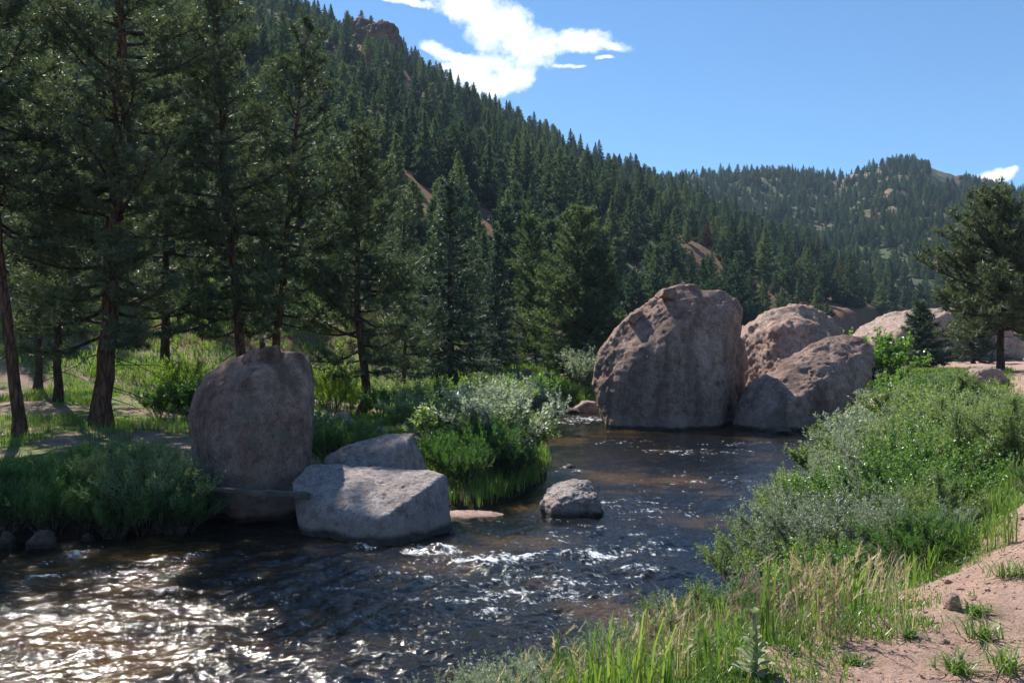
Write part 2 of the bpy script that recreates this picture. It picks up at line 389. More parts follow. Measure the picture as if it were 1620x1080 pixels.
# ------------------------------------------------------------------ terrain meshes
def polar_grid(az, rr):
    A, R = np.meshgrid(az, rr); return R*np.sin(A), R*np.cos(A)
def build_terrain():
    d = math.radians
    az = np.concatenate([np.linspace(d(-180), d(-42), 70, False), np.linspace(d(-42), d(-36), 20, False), np.linspace(d(-36), d(36), 620, False),
                         np.linspace(d(36), d(42), 20, False), np.linspace(d(42), d(180), 71)])
    rr = np.exp(np.linspace(math.log(.8), math.log(1500), 560))
    X, Y = polar_grid(az, rr)
    Z, dd, right, t1, t2 = height(X, Y)
    Z = np.where(np.hypot(X, Y) > 1400, Z-40, Z)
    nr, na = X.shape
    V = np.stack([X, Y, Z], -1).reshape(-1, 3)
    i = np.arange(nr-1)[:, None]*na; j = np.arange(na-1)[None]
    Q = np.stack([i+j, i+j+1, i+na+j+1, i+na+j], -1).reshape(-1, 4)[:, ::-1]
    dm = dd.reshape(-1)[Q].min(1); rt = right.reshape(-1)[Q[:, 0]]; a1 = t1.reshape(-1)[Q].max(1); a2 = t2.reshape(-1)[Q].max(1)
    z1v, _ = hill(NEAR, X, Y, 1.12); z2v, _ = hill(FARH, X, Y, 1.25)
    far = (z2v > z1v).reshape(-1)[Q[:, 0]] & (a2 > .0)
    cat = np.where(dm > -.02, 4, np.where((a1 > .02) | (a2 > 0), np.where(far, 3, 2), np.where(rt, 1, 0)))
    xq = X.reshape(-1)[Q[:, 0]]; yq = Y.reshape(-1)[Q[:, 0]]
    cat = np.where((cat == 1) & (-dm < 4.05-1.2*sstep(5, 7.3, yq)+1.5*sstep(8, 13, yq)+.35*fbm(xq*1.3, yq*1.3, 0*xq, 3)) & (yq > 3.0), 5, cat)
    spec = {5: ('river_bank', 'bank', 'brown green soil of the right bank under the shrubs and grass', 'ground'),
            0: ('ground', 'ground', 'bare pinkish soil and needle litter under the pines on the far bank', 'ground'),
            1: ('gravel_path', 'gravel', 'pink gravel bank and dirt road edge above the shrubs', 'path'),
            2: ('hillside', 'hill', 'steep reddish hillside covered with conifers left of the valley', 'hill'),
            3: ('distant_hill', 'farhill', 'distant forested hill with a bare grassy knoll under the sky', 'hill'),
            4: ('river_bed', 'bed', 'brown stony bed under the shallow river', 'ground')}
    for k, (nm, mt, lb, ct) in spec.items():
        q = Q[cat == k]
        if not len(q): continue
        u, inv = np.unique(q, return_inverse=True)
        o = obj(nm, mesh_np(nm, V[u], [inv.reshape(q.shape)], M[mt], True)); tag(o, lb, ct, None, 'structure')
    # behind the start radius: small disk under the camera
    n = 48; th = np.arange(n)*2*math.pi/n
    z0 = height(.8*np.sin(th), .8*np.cos(th))[0]
    o = obj('gravel_underfoot', mesh_np('gravel_underfoot', np.concatenate([np.stack([.8*np.sin(th), .8*np.cos(th), z0], -1), [[0, 0, z0.mean()]]]),
            [np.stack([np.arange(n), np.full(n, n), (np.arange(n)+1) % n], -1)], M['gravel'], True))
    tag(o, 'patch of pink gravel where the photographer stands', 'ground', None, 'structure')

# ------------------------------------------------------------------ water
def foam_glint_field(x, y):
    """where white water stands, plus faint flecks painted in as sun glints: (x, y, rx, ry, strength)"""
    f = np.zeros_like(x)
    def at(px, py, wpx, hpx, s, ang=0.0):
        nonlocal f
        Y = CAMZ*F/(py-CY); X = (px-CX)/F*Y; rx = wpx/F*Y; ry = hpx/F*Y*Y/CAMZ
        dx = x-X; dy = y-Y; ca, sa = math.cos(ang), math.sin(ang)
        u = (dx*ca+dy*sa)/rx; v = (-dx*sa+dy*ca)/ry
        f = np.maximum(f, s*np.exp(-(u*u+v*v)))
    at(690, 872, 70, 10, .95); at(780, 888, 110, 13, .9); at(930, 880, 100, 12, .75); at(600, 905, 80, 12, .5)
    at(1010, 905, 70, 14, .6); at(1080, 715, 60, 7, .6); at(930, 664, 60, 5, .8); at(900, 668, 50, 4, .6); at(1190, 702, 70, 4, .5)
    at(122, 878, 26, 8, .9); at(62, 920, 34, 10, .9); at(200, 905, 60, 16, .5); at(330, 880, 90, 12, .45); at(90, 1040, 120, 40, .35)
    at(905, 745, 34, 5, .6); at(905, 822, 60, 5, .55); at(590, 863, 110, 5, .5); at(1150, 715, 60, 6, .4); at(1060, 960, 60, 30, .4); at(990, 700, 60, 5, .5)
    at(420, 930, 160, 26, .34); at(850, 930, 240, 60, .56); at(1000, 800, 160, 24, .42); at(1000, 870, 120, 16, .6); at(600, 1010, 300, 50, .42); at(950, 850, 150, 22, .42); at(1130, 760, 120, 16, .36)  # broad weak patches: foam flecks that also paint sun glints in white
    return f
def build_water():
    d = math.radians
    az = np.concatenate([np.linspace(d(-88), d(-36), 120, False), np.linspace(d(-36), d(33), 1000, False), np.linspace(d(33), d(60), 60)])
    rr = np.concatenate([np.exp(np.linspace(math.log(4.5), math.log(62), 1000, False)), np.exp(np.linspace(math.log(62), math.log(420), 50))])
    X, Y = polar_grid(az, rr)
    dd, _ = shore(X, Y)
    ff = foam_glint_field(X, Y)
    # downstream direction: from the far bend towards the near left
    ux = X*.55+Y*.85; vx = X*.85-Y*.55
    calm = .35+.65*sstep(34, 16, Y)+.5*ff
    h = fbm(ux*.55, vx*.9, 0*X, 3)*.05+fbm(ux*1.5+3, vx*2.6, 0*X+5, 3)*.030
    near = sstep(30, 14, Y)
    wx = X*.90+Y*.42; wy = Y*.90-X*.42     # crests lie across the current
    wx = wx+.25*fbm(X*.6, Y*.6, 0*X+21, 2); wy = wy+.25*fbm(X*.6, Y*.6, 0*X+31, 2)
    h2 = (fbm(wx*2.3, wy*4.2, 0*X+2, 2)*.021+fbm(wx*6.4, wy*10.5, 0*X+6, 2)*.0125)*(.35+.65*near)
    h2 = h2+fbm(wx*10, wy*17, 0*X+9, 2)*.0050*near
    # standing waves in the riffles
    sw = ff*(.05*ridged(X*1.3, Y*1.6, 0*X+8, 3)+.03)
    Z = (h+h2)*calm+sw
    Z = Z*sstep(-.2, .5, dd)*sstep(500, 30, Y)
    gy = np.gradient(Z, axis=0)/np.gradient(np.hypot(X, Y), axis=0); sel_ = (Y > 9) & (Y < 16) & (np.abs(X+3) < 4); print('wave slope rms', float(gy[sel_].std()))
    fn = .5+.5*fbm(X*1.6+5, Y*2.6, 0*X+3, 5, 2.2, .62)
    fine = .5+.5*fbm(X*9, Y*15, 0*X+13, 4, 2.2, .7)
    foam_glint = sstep(.62, 1.15, ff*.95+(fn-.5)*1.0+(fine-.5)*.85)
    nr, na = X.shape
    V = np.stack([X, Y, Z], -1).reshape(-1, 3)
    i = np.arange(nr-1)[:, None]*na; j = np.arange(na-1)[None]
    Q = np.stack([i+j, i+j+1, i+na+j+1, i+na+j], -1).reshape(-1, 4)[:, ::-1]
    q = Q[dd.reshape(-1)[Q].max(1) > -.7]
    u, inv = np.unique(q, return_inverse=True)
    m, nt = new_mat('river_water'); n = N(nt)
    fo = n.attr('foam_glint')
    p = n.pos()
    p1 = n.pos((1.0, 1.55, 1.0))
    b1 = n.noise(p1, 3.2, 4, .6, .8); b2 = n.noise(p1, 11.0, 4, .6, .5); b3 = n.noise(p1, 38, 2, .5)
    hh = n.math('ADD', n.math('MULTIPLY', b1, 1.0), n.math('MULTIPLY', b2, .55)); hh = n.math('ADD', hh, n.math('MULTIPLY', b3, .16))
    nrm = n.bump(hh, 1.0, .022)
    big = n.noise(p, .22, 4, .6)
    col = n.ramp(big, [(.35, (.004, .006, .008)), (.52, (.014, .011, .007)), (.63, (.075, .043, .015))])
    w = n.pbr(col, n.ramp(n.attr('chop'), [(0, .05), (1, .08)]), .5, nrm); w.inputs['IOR'].default_value = 1.33
    fm = n.pbr((.75, .79, .82), .6, .4, n.bump(n.noise(p, 30, 4, .7), .6, .03))
    mx = n.n('ShaderNodeMixShader'); n.set(mx.inputs[0], fo); nt.links.new(w.outputs[0], mx.inputs[1]); nt.links.new(fm.outputs[0], mx.inputs[2])
    n.out(mx.outputs[0])
    o = obj('river', mesh_np('river', V[u], [inv.reshape(q.shape)], m, True, {'foam_glint': ('POINT', foam_glint.reshape(-1)[u]), 'chop': ('POINT', (sstep(26, 13, Y)*(.75+.35*fbm(X*.25, Y*.25, 0*X, 2))).clip(0, 1).reshape(-1)[u])}))
    tag(o, 'brown glittering river with small riffles winding between the boulders', 'river', None, 'structure')

# ------------------------------------------------------------------ rocks
def hull_mesh(pieces):
    bm = bmesh.new()
    for pts in pieces:
        b2 = bmesh.new()
        for p in pts: b2.verts.new(p)
        r = bmesh.ops.convex_hull(b2, input=b2.verts)
        bmesh.ops.delete(b2, geom=[g for g in r['geom_interior'] if isinstance(g, bmesh.types.BMVert)], context='VERTS')
        loose = [v for v in b2.verts if not v.link_faces]
        bmesh.ops.delete(b2, geom=loose, context='VERTS')
        bmesh.ops.recalc_face_normals(b2, faces=b2.faces)
        me = bpy.data.meshes.new('t'); b2.to_mesh(me); b2.free(); bm.from_mesh(me); bpy.data.meshes.remove(me)
    me = bpy.data.meshes.new('hull'); bm.to_mesh(me); bm.free(); return me
def rock(name, pieces, mat, voxel, smooth=4, amp=.1, freq=1.0, fine=.02, seed=0, origin=None, strata=0.0):
    me = hull_mesh(pieces)
    o = bpy.data.objects.new('tmp', me); COL.objects.link(o)
    r = o.modifiers.new('r', 'REMESH'); r.mode = 'VOXEL'; r.voxel_size = voxel
    s = o.modifiers.new('s', 'SMOOTH'); s.factor = .5; s.iterations = smooth
    dg = bpy.context.evaluated_depsgraph_get(); ev = o.evaluated_get(dg); m2 = bpy.data.meshes.new_from_object(ev)
    bpy.data.objects.remove(o); bpy.data.meshes.remove(me)
    n = len(m2.vertices); V = np.zeros(n*3, np.float32); m2.vertices.foreach_get('co', V); V = V.reshape(-1, 3).astype(float)
    Nn = np.zeros(n*3, np.float32); m2.vertex_normals.foreach_get('vector', Nn); Nn = Nn.reshape(-1, 3)
    X, Y, Z = (V*freq).T
    s = seed*13.7
    d = fbm(X+s, Y-s, Z+s, 3)*amp*.8
    for q, (fr_, th_) in enumerate(((.7, .05), (1.3, .12), (2.4, -.08))):      # broken exfoliation shells: sharp little steps
        e = fbm(X*fr_+s+q*9, Y*fr_-s, Z*fr_*.8+q*5, 5, 2.1, .55); d = d+sstep(th_, th_+.035, e)*amp*(.38, .26, .18)[q]
    d = d+(fbm(X*5+s, Y*5, Z*5, 3)*.35+fbm(X*11, Y*11+s, Z*11, 3)*.6)*fine*(.45+.9*sstep(-.2, .3, fbm(X*.8-s, Y*.8, Z*.8+s, 3)))
    if strata: d = d+strata*ridged(X*.6+s, Y*.6, Z*4.0, 3)
    V = V+Nn*d[:, None]
    c = V.mean(0); zmin = V[:, 2].min()
    org = np.array([c[0], c[1], zmin]) if origin is None else np.array(origin)
    m2.vertices.foreach_set('co', (V-org).astype(np.float32).ravel())
    m2.polygons.foreach_set('use_smooth', np.ones(len(m2.polygons), bool))
    m2.materials.clear(); m2.materials.append(mat); m2.name = name; m2.update()
    o = obj(name, m2); o.location = org
    return o
def sil(pts, Ymid, thick, front=(), shrink=.72, fshrink=None):
    """hull points from a silhouette standing at depth Ymid: itself, a smaller copy behind, and explicit front points"""
    P0 = np.array([P(a, b, Ymid) for a, b in pts]); c = P0.mean(0)
    B = c+(P0-c)*shrink; B[:, 1] = Ymid+thick
    out = list(P0)+list(B)
    if fshrink:
        Fp = c+(P0-c)*fshrink[0]; Fp[:, 1] = Ymid-fshrink[1]; out += list(Fp)
    out += [P(*f) for f in front]
    return [tuple(p) for p in out]

def build_rocks():
    # tall upright boulder on the left
    o = rock('boulder', [sil([(334, 850), (318, 790), (303, 715), (299, 660), (306, 620), (328, 590), (358, 570), (392, 562), (445, 556), (476, 560), (489, 570), (492, 620), (492, 690), (484, 765), (474, 810), (470, 850)],
             20.8, 1.7, [(395, 600, 19.6), (402, 660, 19.2), (385, 720, 19.2), (365, 790, 19.5), (380, 850, 19.6), (330, 700, 19.9), (478, 640, 20.3), (476, 760, 20.3), (455, 600, 20.2), (460, 850, 20.2), (425, 820, 19.6)])],
             M['granite_tall'], .045, 3, .07, .9, .022, 1)
    tag(o, 'tall brown upright boulder with a pale green lichen patch beside the shaded bank', 'boulder', 'boulders in the river')
    o = rock('capstone', [sil([(384, 572), (388, 562), (400, 556), (412, 560), (425, 560), (432, 552), (438, 550), (442, 558), (444, 570)], 20.7, .35, fshrink=(.8, .25))], M['granite_tall'], .02, 3, .10, 2.4, .02, 2)
    tag(o, 'small lumpy rock lying on top of the tall upright boulder', 'rock')
    # front wedge boulder
    o = rock('boulder', [[tuple(P(*q)) for q in [
             (490, 736, 19.6), (530, 735, 19.8), (600, 738, 20.0), (650, 745, 20.0), (700, 752, 19.2), (706, 756, 19.4), (712, 850, 18.6), (640, 868, 17.5), (595, 872, 17.3),
             (480, 850, 18.3), (465, 780, 18.7), (462, 760, 19.0), (500, 800, 18.3), (600, 822, 17.5), (655, 785, 18.1),
             (712, 830, 20.2), (560, 880, 20.5), (480, 830, 20.2)]]],
             M['granite_grey'], .035, 2, .05, 1.2, .018, 3)
    tag(o, 'wedge shaped grey boulder with a sunlit sloping top and shaded river face', 'boulder', 'boulders in the river')
    o = rock('boulder', [[tuple(P(*q)) for q in [(513, 725, 21.2), (545, 705, 21.3), (595, 690, 21.5), (655, 684, 21.5), (672, 735, 21.6), (678, 790, 21.6), (640, 800, 20.6), (640, 705, 20.8), (520, 790, 20.9), (560, 790, 20.5), (545, 770, 22.6), (660, 770, 22.6), (640, 700, 22.4)]]],
             M['granite_grey'], .045, 3, .06, 1.2, .018, 4)
    tag(o, 'grey slab boulder half hidden behind the wedge shaped one', 'boulder', 'boulders in the river')
    o = rock('boulder', [[tuple(P(*q)) for q in [(862, 812, 20.2), (857, 798, 20.4), (866, 775, 20.8), (888, 763, 21.0), (908, 761, 20.9), (935, 763, 20.8), (944, 782, 20.4), (955, 812, 20.2), (955, 830, 20.2), (862, 830, 20.1), (905, 830, 19.8), (880, 800, 19.95), (925, 790, 20.1), (905, 775, 20.35), (870, 825, 21.3), (945, 825, 21.3)]]],
             M['granite_grey'], .022, 2, .07, 2.2, .016, 5)
    tag(o, 'small pale boulder standing alone in midstream', 'boulder', 'boulders in the river')
    o = rock('rock', [sil([(886, 750), (889, 739), (900, 735), (909, 739), (911, 750)], 28, .22, fshrink=(.8, .15))], M['granite_grey'], .03, 2, .05, 2, .01, 6)
    tag(o, 'low white topped rock awash upstream of the small pale boulder', 'rock', 'low rocks at the waterline')
    # giant boulder, two lobes
    A = sil([(975, 720), (962, 690), (950, 645), (941, 605), (942, 582), (955, 550), (976, 520), (1002, 492), (1030, 473), (1060, 462), (1100, 458), (1142, 460), (1162, 472), (1172, 488), (1168, 510), (1158, 560), (1148, 640), (1142, 720)],
            42.6, 4.0, [(1000, 560, 41.2), (990, 640, 40.8), (985, 720, 40.2), (1060, 530, 40.6), (1060, 620, 39.9), (1065, 720, 39.6), (1120, 540, 41.2), (1115, 640, 40.4), (1125, 720, 40.3), (1150, 505, 41.6), (1100, 480, 41.8)])
    B = sil([(1110, 720), (1130, 540), (1160, 524), (1174, 540), (1180, 566), (1179, 605), (1173, 645), (1163, 720)], 44, 3.0, [(1150, 570, 43.0), (1145, 650, 42.5), (1140, 720, 42.4)])
    T = sil([(1030, 480), (1045, 463), (1080, 452), (1098, 451), (1106, 462), (1120, 480)], 43.2, .9, fshrink=(.85, .6))
    o = rock('boulder', [A, B, T], M['granite'], .075, 5, .17, .36, .055, 7)
    tag(o, 'huge rounded boulder with dark water stains standing at the river bend', 'boulder', 'boulders in the river')
    for pts, Yd, lb in (([(1044, 470), (1048, 458), (1066, 455), (1070, 464), (1066, 474)], 42.0, 'flat stone slab perched on the crown of the huge boulder'),
                        ([(992, 506), (996, 497), (1014, 491), (1017, 498), (1000, 514)], 42.4, 'small broken slab leaning on the shoulder of the huge boulder')):
        o = rock('stone_slab', [sil(pts, Yd, .5, fshrink=(.9, .4))], M['granite'], .04, 1, .05, 1.5, .02, 8); tag(o, lb, 'rock', 'slabs resting on the huge boulder')
    o = rock('boulder', [sil([(1178, 660), (1172, 590), (1176, 535), (1190, 516), (1212, 499), (1238, 487), (1265, 483), (1298, 490), (1322, 506), (1335, 528), (1346, 565), (1350, 650)], 50, 4.5,
             [(1220, 520, 48.2), (1260, 520, 47.8), (1230, 600, 46.8), (1300, 560, 47.2), (1290, 620, 46.8), (1200, 640, 47.4)])], M['granite_dome'], .10, 5, .34, .45, .07, 9)
    tag(o, 'rough domed boulder between the huge boulder and the leaning one', 'boulder', 'boulders in the river')
    o = rock('boulder', [[tuple(P(*q)) for q in [(1158, 705, 41.0), (1162, 650, 41.4), (1182, 612, 42.0), (1215, 590, 42.3), (1245, 566, 42.5), (1282, 548, 42.6), (1312, 531, 42.8), (1337, 526, 42.8), (1362, 531, 42.6), (1381, 545, 42.2), (1386, 565, 41.8), (1380, 588, 41.4),
             (1352, 618, 40.9), (1330, 650, 40.8), (1318, 700, 41.0), (1290, 612, 40.4), (1245, 640, 39.8), (1200, 680, 39.6), (1200, 720, 39.4), (1290, 720, 39.8), (1330, 560, 41.8), (1230, 605, 41.0),
             (1240, 600, 45.0), (1330, 560, 44.8), (1200, 690, 44.5), (1300, 690, 44.0), (1370, 560, 43.8)]]], M['granite'], .07, 3, .15, .5, .055, 10)
    tag(o, 'long boulder leaning out to the right over the river shrubs', 'boulder', 'boulders in the river')
    o = rock('boulder', [sil([(1374, 560), (1380, 532), (1400, 515), (1430, 502), (1465, 492), (1490, 488), (1530, 492), (1570, 515), (1600, 545), (1605, 575), (1374, 575)], 78, 9, fshrink=(.8, 3.5))], M['granite_far'], .17, 5, .5, .25, .09, 11)
    tag(o, 'broad pale dome of rock behind the dark juniper', 'boulder')
    o = rock('roadside_boulder', [sil([(1530, 620), (1532, 595), (1540, 584), (1556, 582), (1575, 584), (1590, 600), (1592, 620)], 33, .7, fshrink=(.8, .5))], M['granite_far'], .04, 3, .10, 1.6, .03, 12)
    tag(o, 'tan boulder among shrubs beside the dirt road', 'boulder')
    o = rock('boulder', [sil([(1325, 690), (1340, 660), (1362, 642), (1392, 629), (1405, 635), (1410, 680)], 32, 1.0, fshrink=(.85, .7))], M['granite_far'], .045, 3, .10, 1.2, .03, 13)
    tag(o, 'pale sloping rock poking out of the right bank shrubs by the leaning boulder', 'boulder')
    small = [((905, 935, 952, 652, 634), 50.5, 'granite_far', 'rounded reddish rock at the waterline left of the huge boulder'),
             ((838, 868, 888, 652, 628), 50.0, 'dark_rock', 'dark rock under the grass on the bend bank'),
             ((890, 905, 922, 656, 646), 49.6, 'dark_rock', 'flat dark rock between the bend bank and the rounded reddish rock'),
             ((945, 955, 964, 656, 643), 50.0, 'granite_far', 'small rock tucked against the foot of the huge boulder'),
             ((1205, 1232, 1262, 690, 677), 38.8, 'dark_rock', 'low wet rock under the leaning boulder'),
             ((1272, 1295, 1320, 690, 680), 38.6, 'dark_rock', 'low wet rock at the shrub end of the leaning boulder'),
             ((0, 8, 26, 868, 838), 17.3, 'dark_rock', 'dark shore stone at the left edge of the picture'),
             ((44, 68, 88, 868, 838), 17.2, 'dark_rock', 'reddish shore stone under the shaded herbs'),
             ((128, 138, 150, 858, 842), 17.7, 'dark_rock', 'tiny shore stone between the reddish stone and tall boulder'),
             ((236, 252, 272, 850, 822), 18.6, 'dark_rock', 'shore stone close to the tall upright boulder'),
             ((826, 834, 842, 786, 777), 23.6, 'dark_rock', 'small stone in the shadow under the silvery willow'),
             ((640, 662, 690, 695, 664), 27, 'dark_rock', 'dark rock in the meadow above the slab boulder'),
             ((688, 698, 708, 690, 668), 27.4, 'dark_rock', 'dark meadow rock nearest the silvery willow'),
             ((590, 602, 616, 690, 675), 27, 'granite_far', 'pale stone in grass below the crooked pine'),
             ((635, 652, 672, 700, 690), 24.5, 'dark_rock', 'flat rock just behind the top of the slab boulder'),
             ((520, 540, 560, 672, 652), 29, 'granite_far', 'pinkish rock left of the crooked pine foot'),
             ((802, 835, 862, 600, 584), 57.5, 'dark_rock', 'ledge of dark rock below the dirt bluff'),
             ((850, 868, 884, 612, 588), 56.5, 'dark_rock', 'blocky rock at the right end of the dirt bluff'),
             ((878, 888, 898, 622, 612), 55, 'granite_far', 'pale stone between the blocky rock and the silver shrub'),
             ((168, 183, 196, 712, 696), 26.5, 'dark_rock', 'brown stump like rock below the big pine'),
             ((1588, 1600, 1612, 577, 569), 72, 'granite_far', 'pale rock beyond the road right of the pine'),
             ]
    for k, ((x0, xm, x1, yb, yt), Yd, mt, lb) in enumerate(small):
        w = x1-x0
        pts = [(x0+.04*w, yb+6), (x0, yb-.35*(yb-yt)), (x0+.2*w, yt+.35*(yb-yt)), (xm-.12*w, yt), (xm+.14*w, yt+.06*(yb-yt)), (x1-.15*w, yt+.4*(yb-yt)), (x1, yb-.25*(yb-yt)), (x1-.04*w, yb+6)]
        W = w/F*Yd
        o = rock('rock', [sil(pts, Yd, W*.35, fshrink=(.75, W*.3))], M[mt], max(W/38, .012), 3, W*.06, 1.6/W, W*.018, 20+k)
        tag(o, lb, 'rock', 'small rocks along the banks')
    # rock on the gravel slope
    o = rock('stone', [sil([(1497, 968), (1496, 950), (1500, 939), (1508, 937), (1516, 944), (1520, 958), (1516, 970)], ground_Y(1507, 962), .05, fshrink=(.8, .04))], M['stone'], .004, 2, .008, 12, .003, 50)
    tag(o, 'fist sized reddish stone lying on the gravel slope', 'stone')
    # red cliff on the left ridge, and outcrops on the far hill
    cl = [sil([(520, 170), (526, 85), (540, 50), (568, 38), (600, 38), (620, 44), (630, 62), (637, 95), (645, 125), (650, 200)], 428, 26, [(560, 62, 416), (600, 55, 416), (600, 120, 412), (560, 130, 414), (625, 110, 420)]),
          sil([(540, 200), (570, 95), (640, 100), (668, 135), (680, 200)], 422, 20, fshrink=(.8, 8))]
    o = rock('cliff', cl, M['red_cliff'], .75, 1, 3.0, .07, 1.1, 30, strata=.5)
    tag(o, 'dark red rock cliff crowning the left ridge under the sky', 'cliff')
    outs = [((1330, 280, 1366, 300), 800, 'jumbled tan outcrop left of the grassy knoll'), ((1318, 296, 1338, 308), 790, 'tan outcrop lowest left of the knoll'),
            ((1358, 292, 1382, 310), 770, 'pinkish outcrop under the jumbled one on the far hill'), ((1478, 282, 1500, 294), 790, 'small cliff band below the grassy knoll'),
            ((1498, 280, 1530, 300), 795, 'reddish cliff band at the right end of the knoll'), ((1528, 288, 1575, 312), 800, 'dark red cliff falling away right of the knoll'),
            ((1092, 276, 1102, 298), 830, 'tiny pale outcrop on the far left of the distant ridge'), ((1325, 360, 1345, 372), 640, 'pale outcrop midway up the far hill'),
            ((860, 410, 900, 440), 190, 'red earth outcrop in the conifers above the broad pines'), ((988, 420, 1015, 480), 190, 'red rock bluff behind the huge boulder'),
            ((680, 190, 700, 215), 400, 'small red outcrop below the cliff on the left ridge')]
    for k, ((x0, y0, x1, y1), Yd, lb) in enumerate(outs):
        W = (x1-x0)/F*Yd
        w = x1-x0; h = y1-y0
        pts = [(x0, y1+8), (x0+.05*w, y0+.6*h), (x0+.25*w, y0+.25*h), (x0+.45*w, y0+.3*h), (x0+.55*w, y0), (x0+.75*w, y0+.1*h), (x0+.95*w, y0+.5*h), (x1, y1+8)]
        o = rock('outcrop', [sil(pts, Yd, W*.4, fshrink=(.8, W*.25))], M['red_cliff' if 'red' in lb else 'tan_outcrop'], W/26, 1, W*.13, 2.2/W, W*.045, 60+k)
        tag(o, lb, 'outcrop', 'rock outcrops on the hills')
    # weathered plank wedged between the bank and the boulders
    g = Geo()
    pts = np.array([P(296, 771, 18.9), P(345, 774, 18.75), (P(400, 778, 18.6)), P(450, 780, 18.5), P(489, 784, 18.4)])
    n = 40; t = np.linspace(0, 1, n); c = np.stack([np.interp(t, np.linspace(0, 1, 5), pts[:, k]) for k in range(3)], -1)
    c[:, 2] += fbm(t*5, 0*t, 0*t, 4)*.045; c[:, 1] += fbm(t*3, 0*t+4, 0*t, 2)*.05
    hw = .03+.03*t+.018*fbm(t*9, 0*t+3, 0*t, 3); hd = .10
    ring = []
    for k in range(n):
        for a, b in ((-1, -1), (-.6, -1.1), (0, -.95), (.6, -1.1), (1, -1), (1.05, 0), (1, 1), (.5, .9), (0, 1.08), (-.5, .92), (-1, 1), (-1.05, 0)):
            ring.append(c[k]+np.array([0, a*hd, b*hw[k]]))
    V = np.array(ring); S = 12
    i = np.arange(n-1)[:, None]*S; j = np.arange(S)[None]; k = (j+1) % S
    Q = np.stack([i+j, i+k, i+S+k, i+S+j], -1).reshape(-1, 4)
    V = np.concatenate([V, [c[0], c[-1]]]); T = [[(q+1) % S, q, n*S] for q in range(S)]+[[(n-1)*S+q, (n-1)*S+(q+1) % S, n*S+1] for q in range(S)]
    g.add(V, np.array(T), Q)
    o = obj('driftwood_plank', g.mesh('driftwood_plank', M['wood'])); tag(o, 'weathered grey plank wedged across the foot of the tall boulder', 'plank')

# ------------------------------------------------------------------ conifers
def tuft_template(k, ln, w, spread, rng, back=.0):
    V = []; T = []
    for i in range(k):
        th = rng.random()*2*math.pi; el = math.radians(rng.uniform(*spread))
        d = np.array([math.sin(el)*math.cos(th), math.sin(el)*math.sin(th), math.cos(el)])
        s = np.cross(d, rng.normal(size=3)); s /= np.linalg.norm(s)
        b = np.array([0, 0, -back*rng.random()*ln]); L = ln*rng.uniform(.75, 1.1)
        n = len(V); V += [b+s*w*.35, b-s*w*.35, b+d*L*.55+s*w*.5, b+d*L*.55-s*w*.5, b+d*L]; T += [(n, n+1, n+3), (n, n+3, n+2), (n+2, n+3, n+4)]
    return np.array(V), np.array(T)
def blade_template(k, ln, w, spread, rng, back=0.0):
    V = []; T = []
    for i in range(k):
        th = rng.random()*2*math.pi; el = math.radians(rng.uniform(*spread))
        d = np.array([math.sin(el)*math.cos(th), math.sin(el)*math.sin(th), math.cos(el)])
        s = np.cross(d, rng.normal(size=3)); s /= np.linalg.norm(s)
        b = np.array([0, 0, -back*rng.random()*ln]); L = ln*rng.uniform(.7, 1.15)
        n = len(V); V += [b+s*w*.5, b-s*w*.5, b+d*L]; T += [(n, n+1, n+2)]
    return np.array(V), np.array(T)

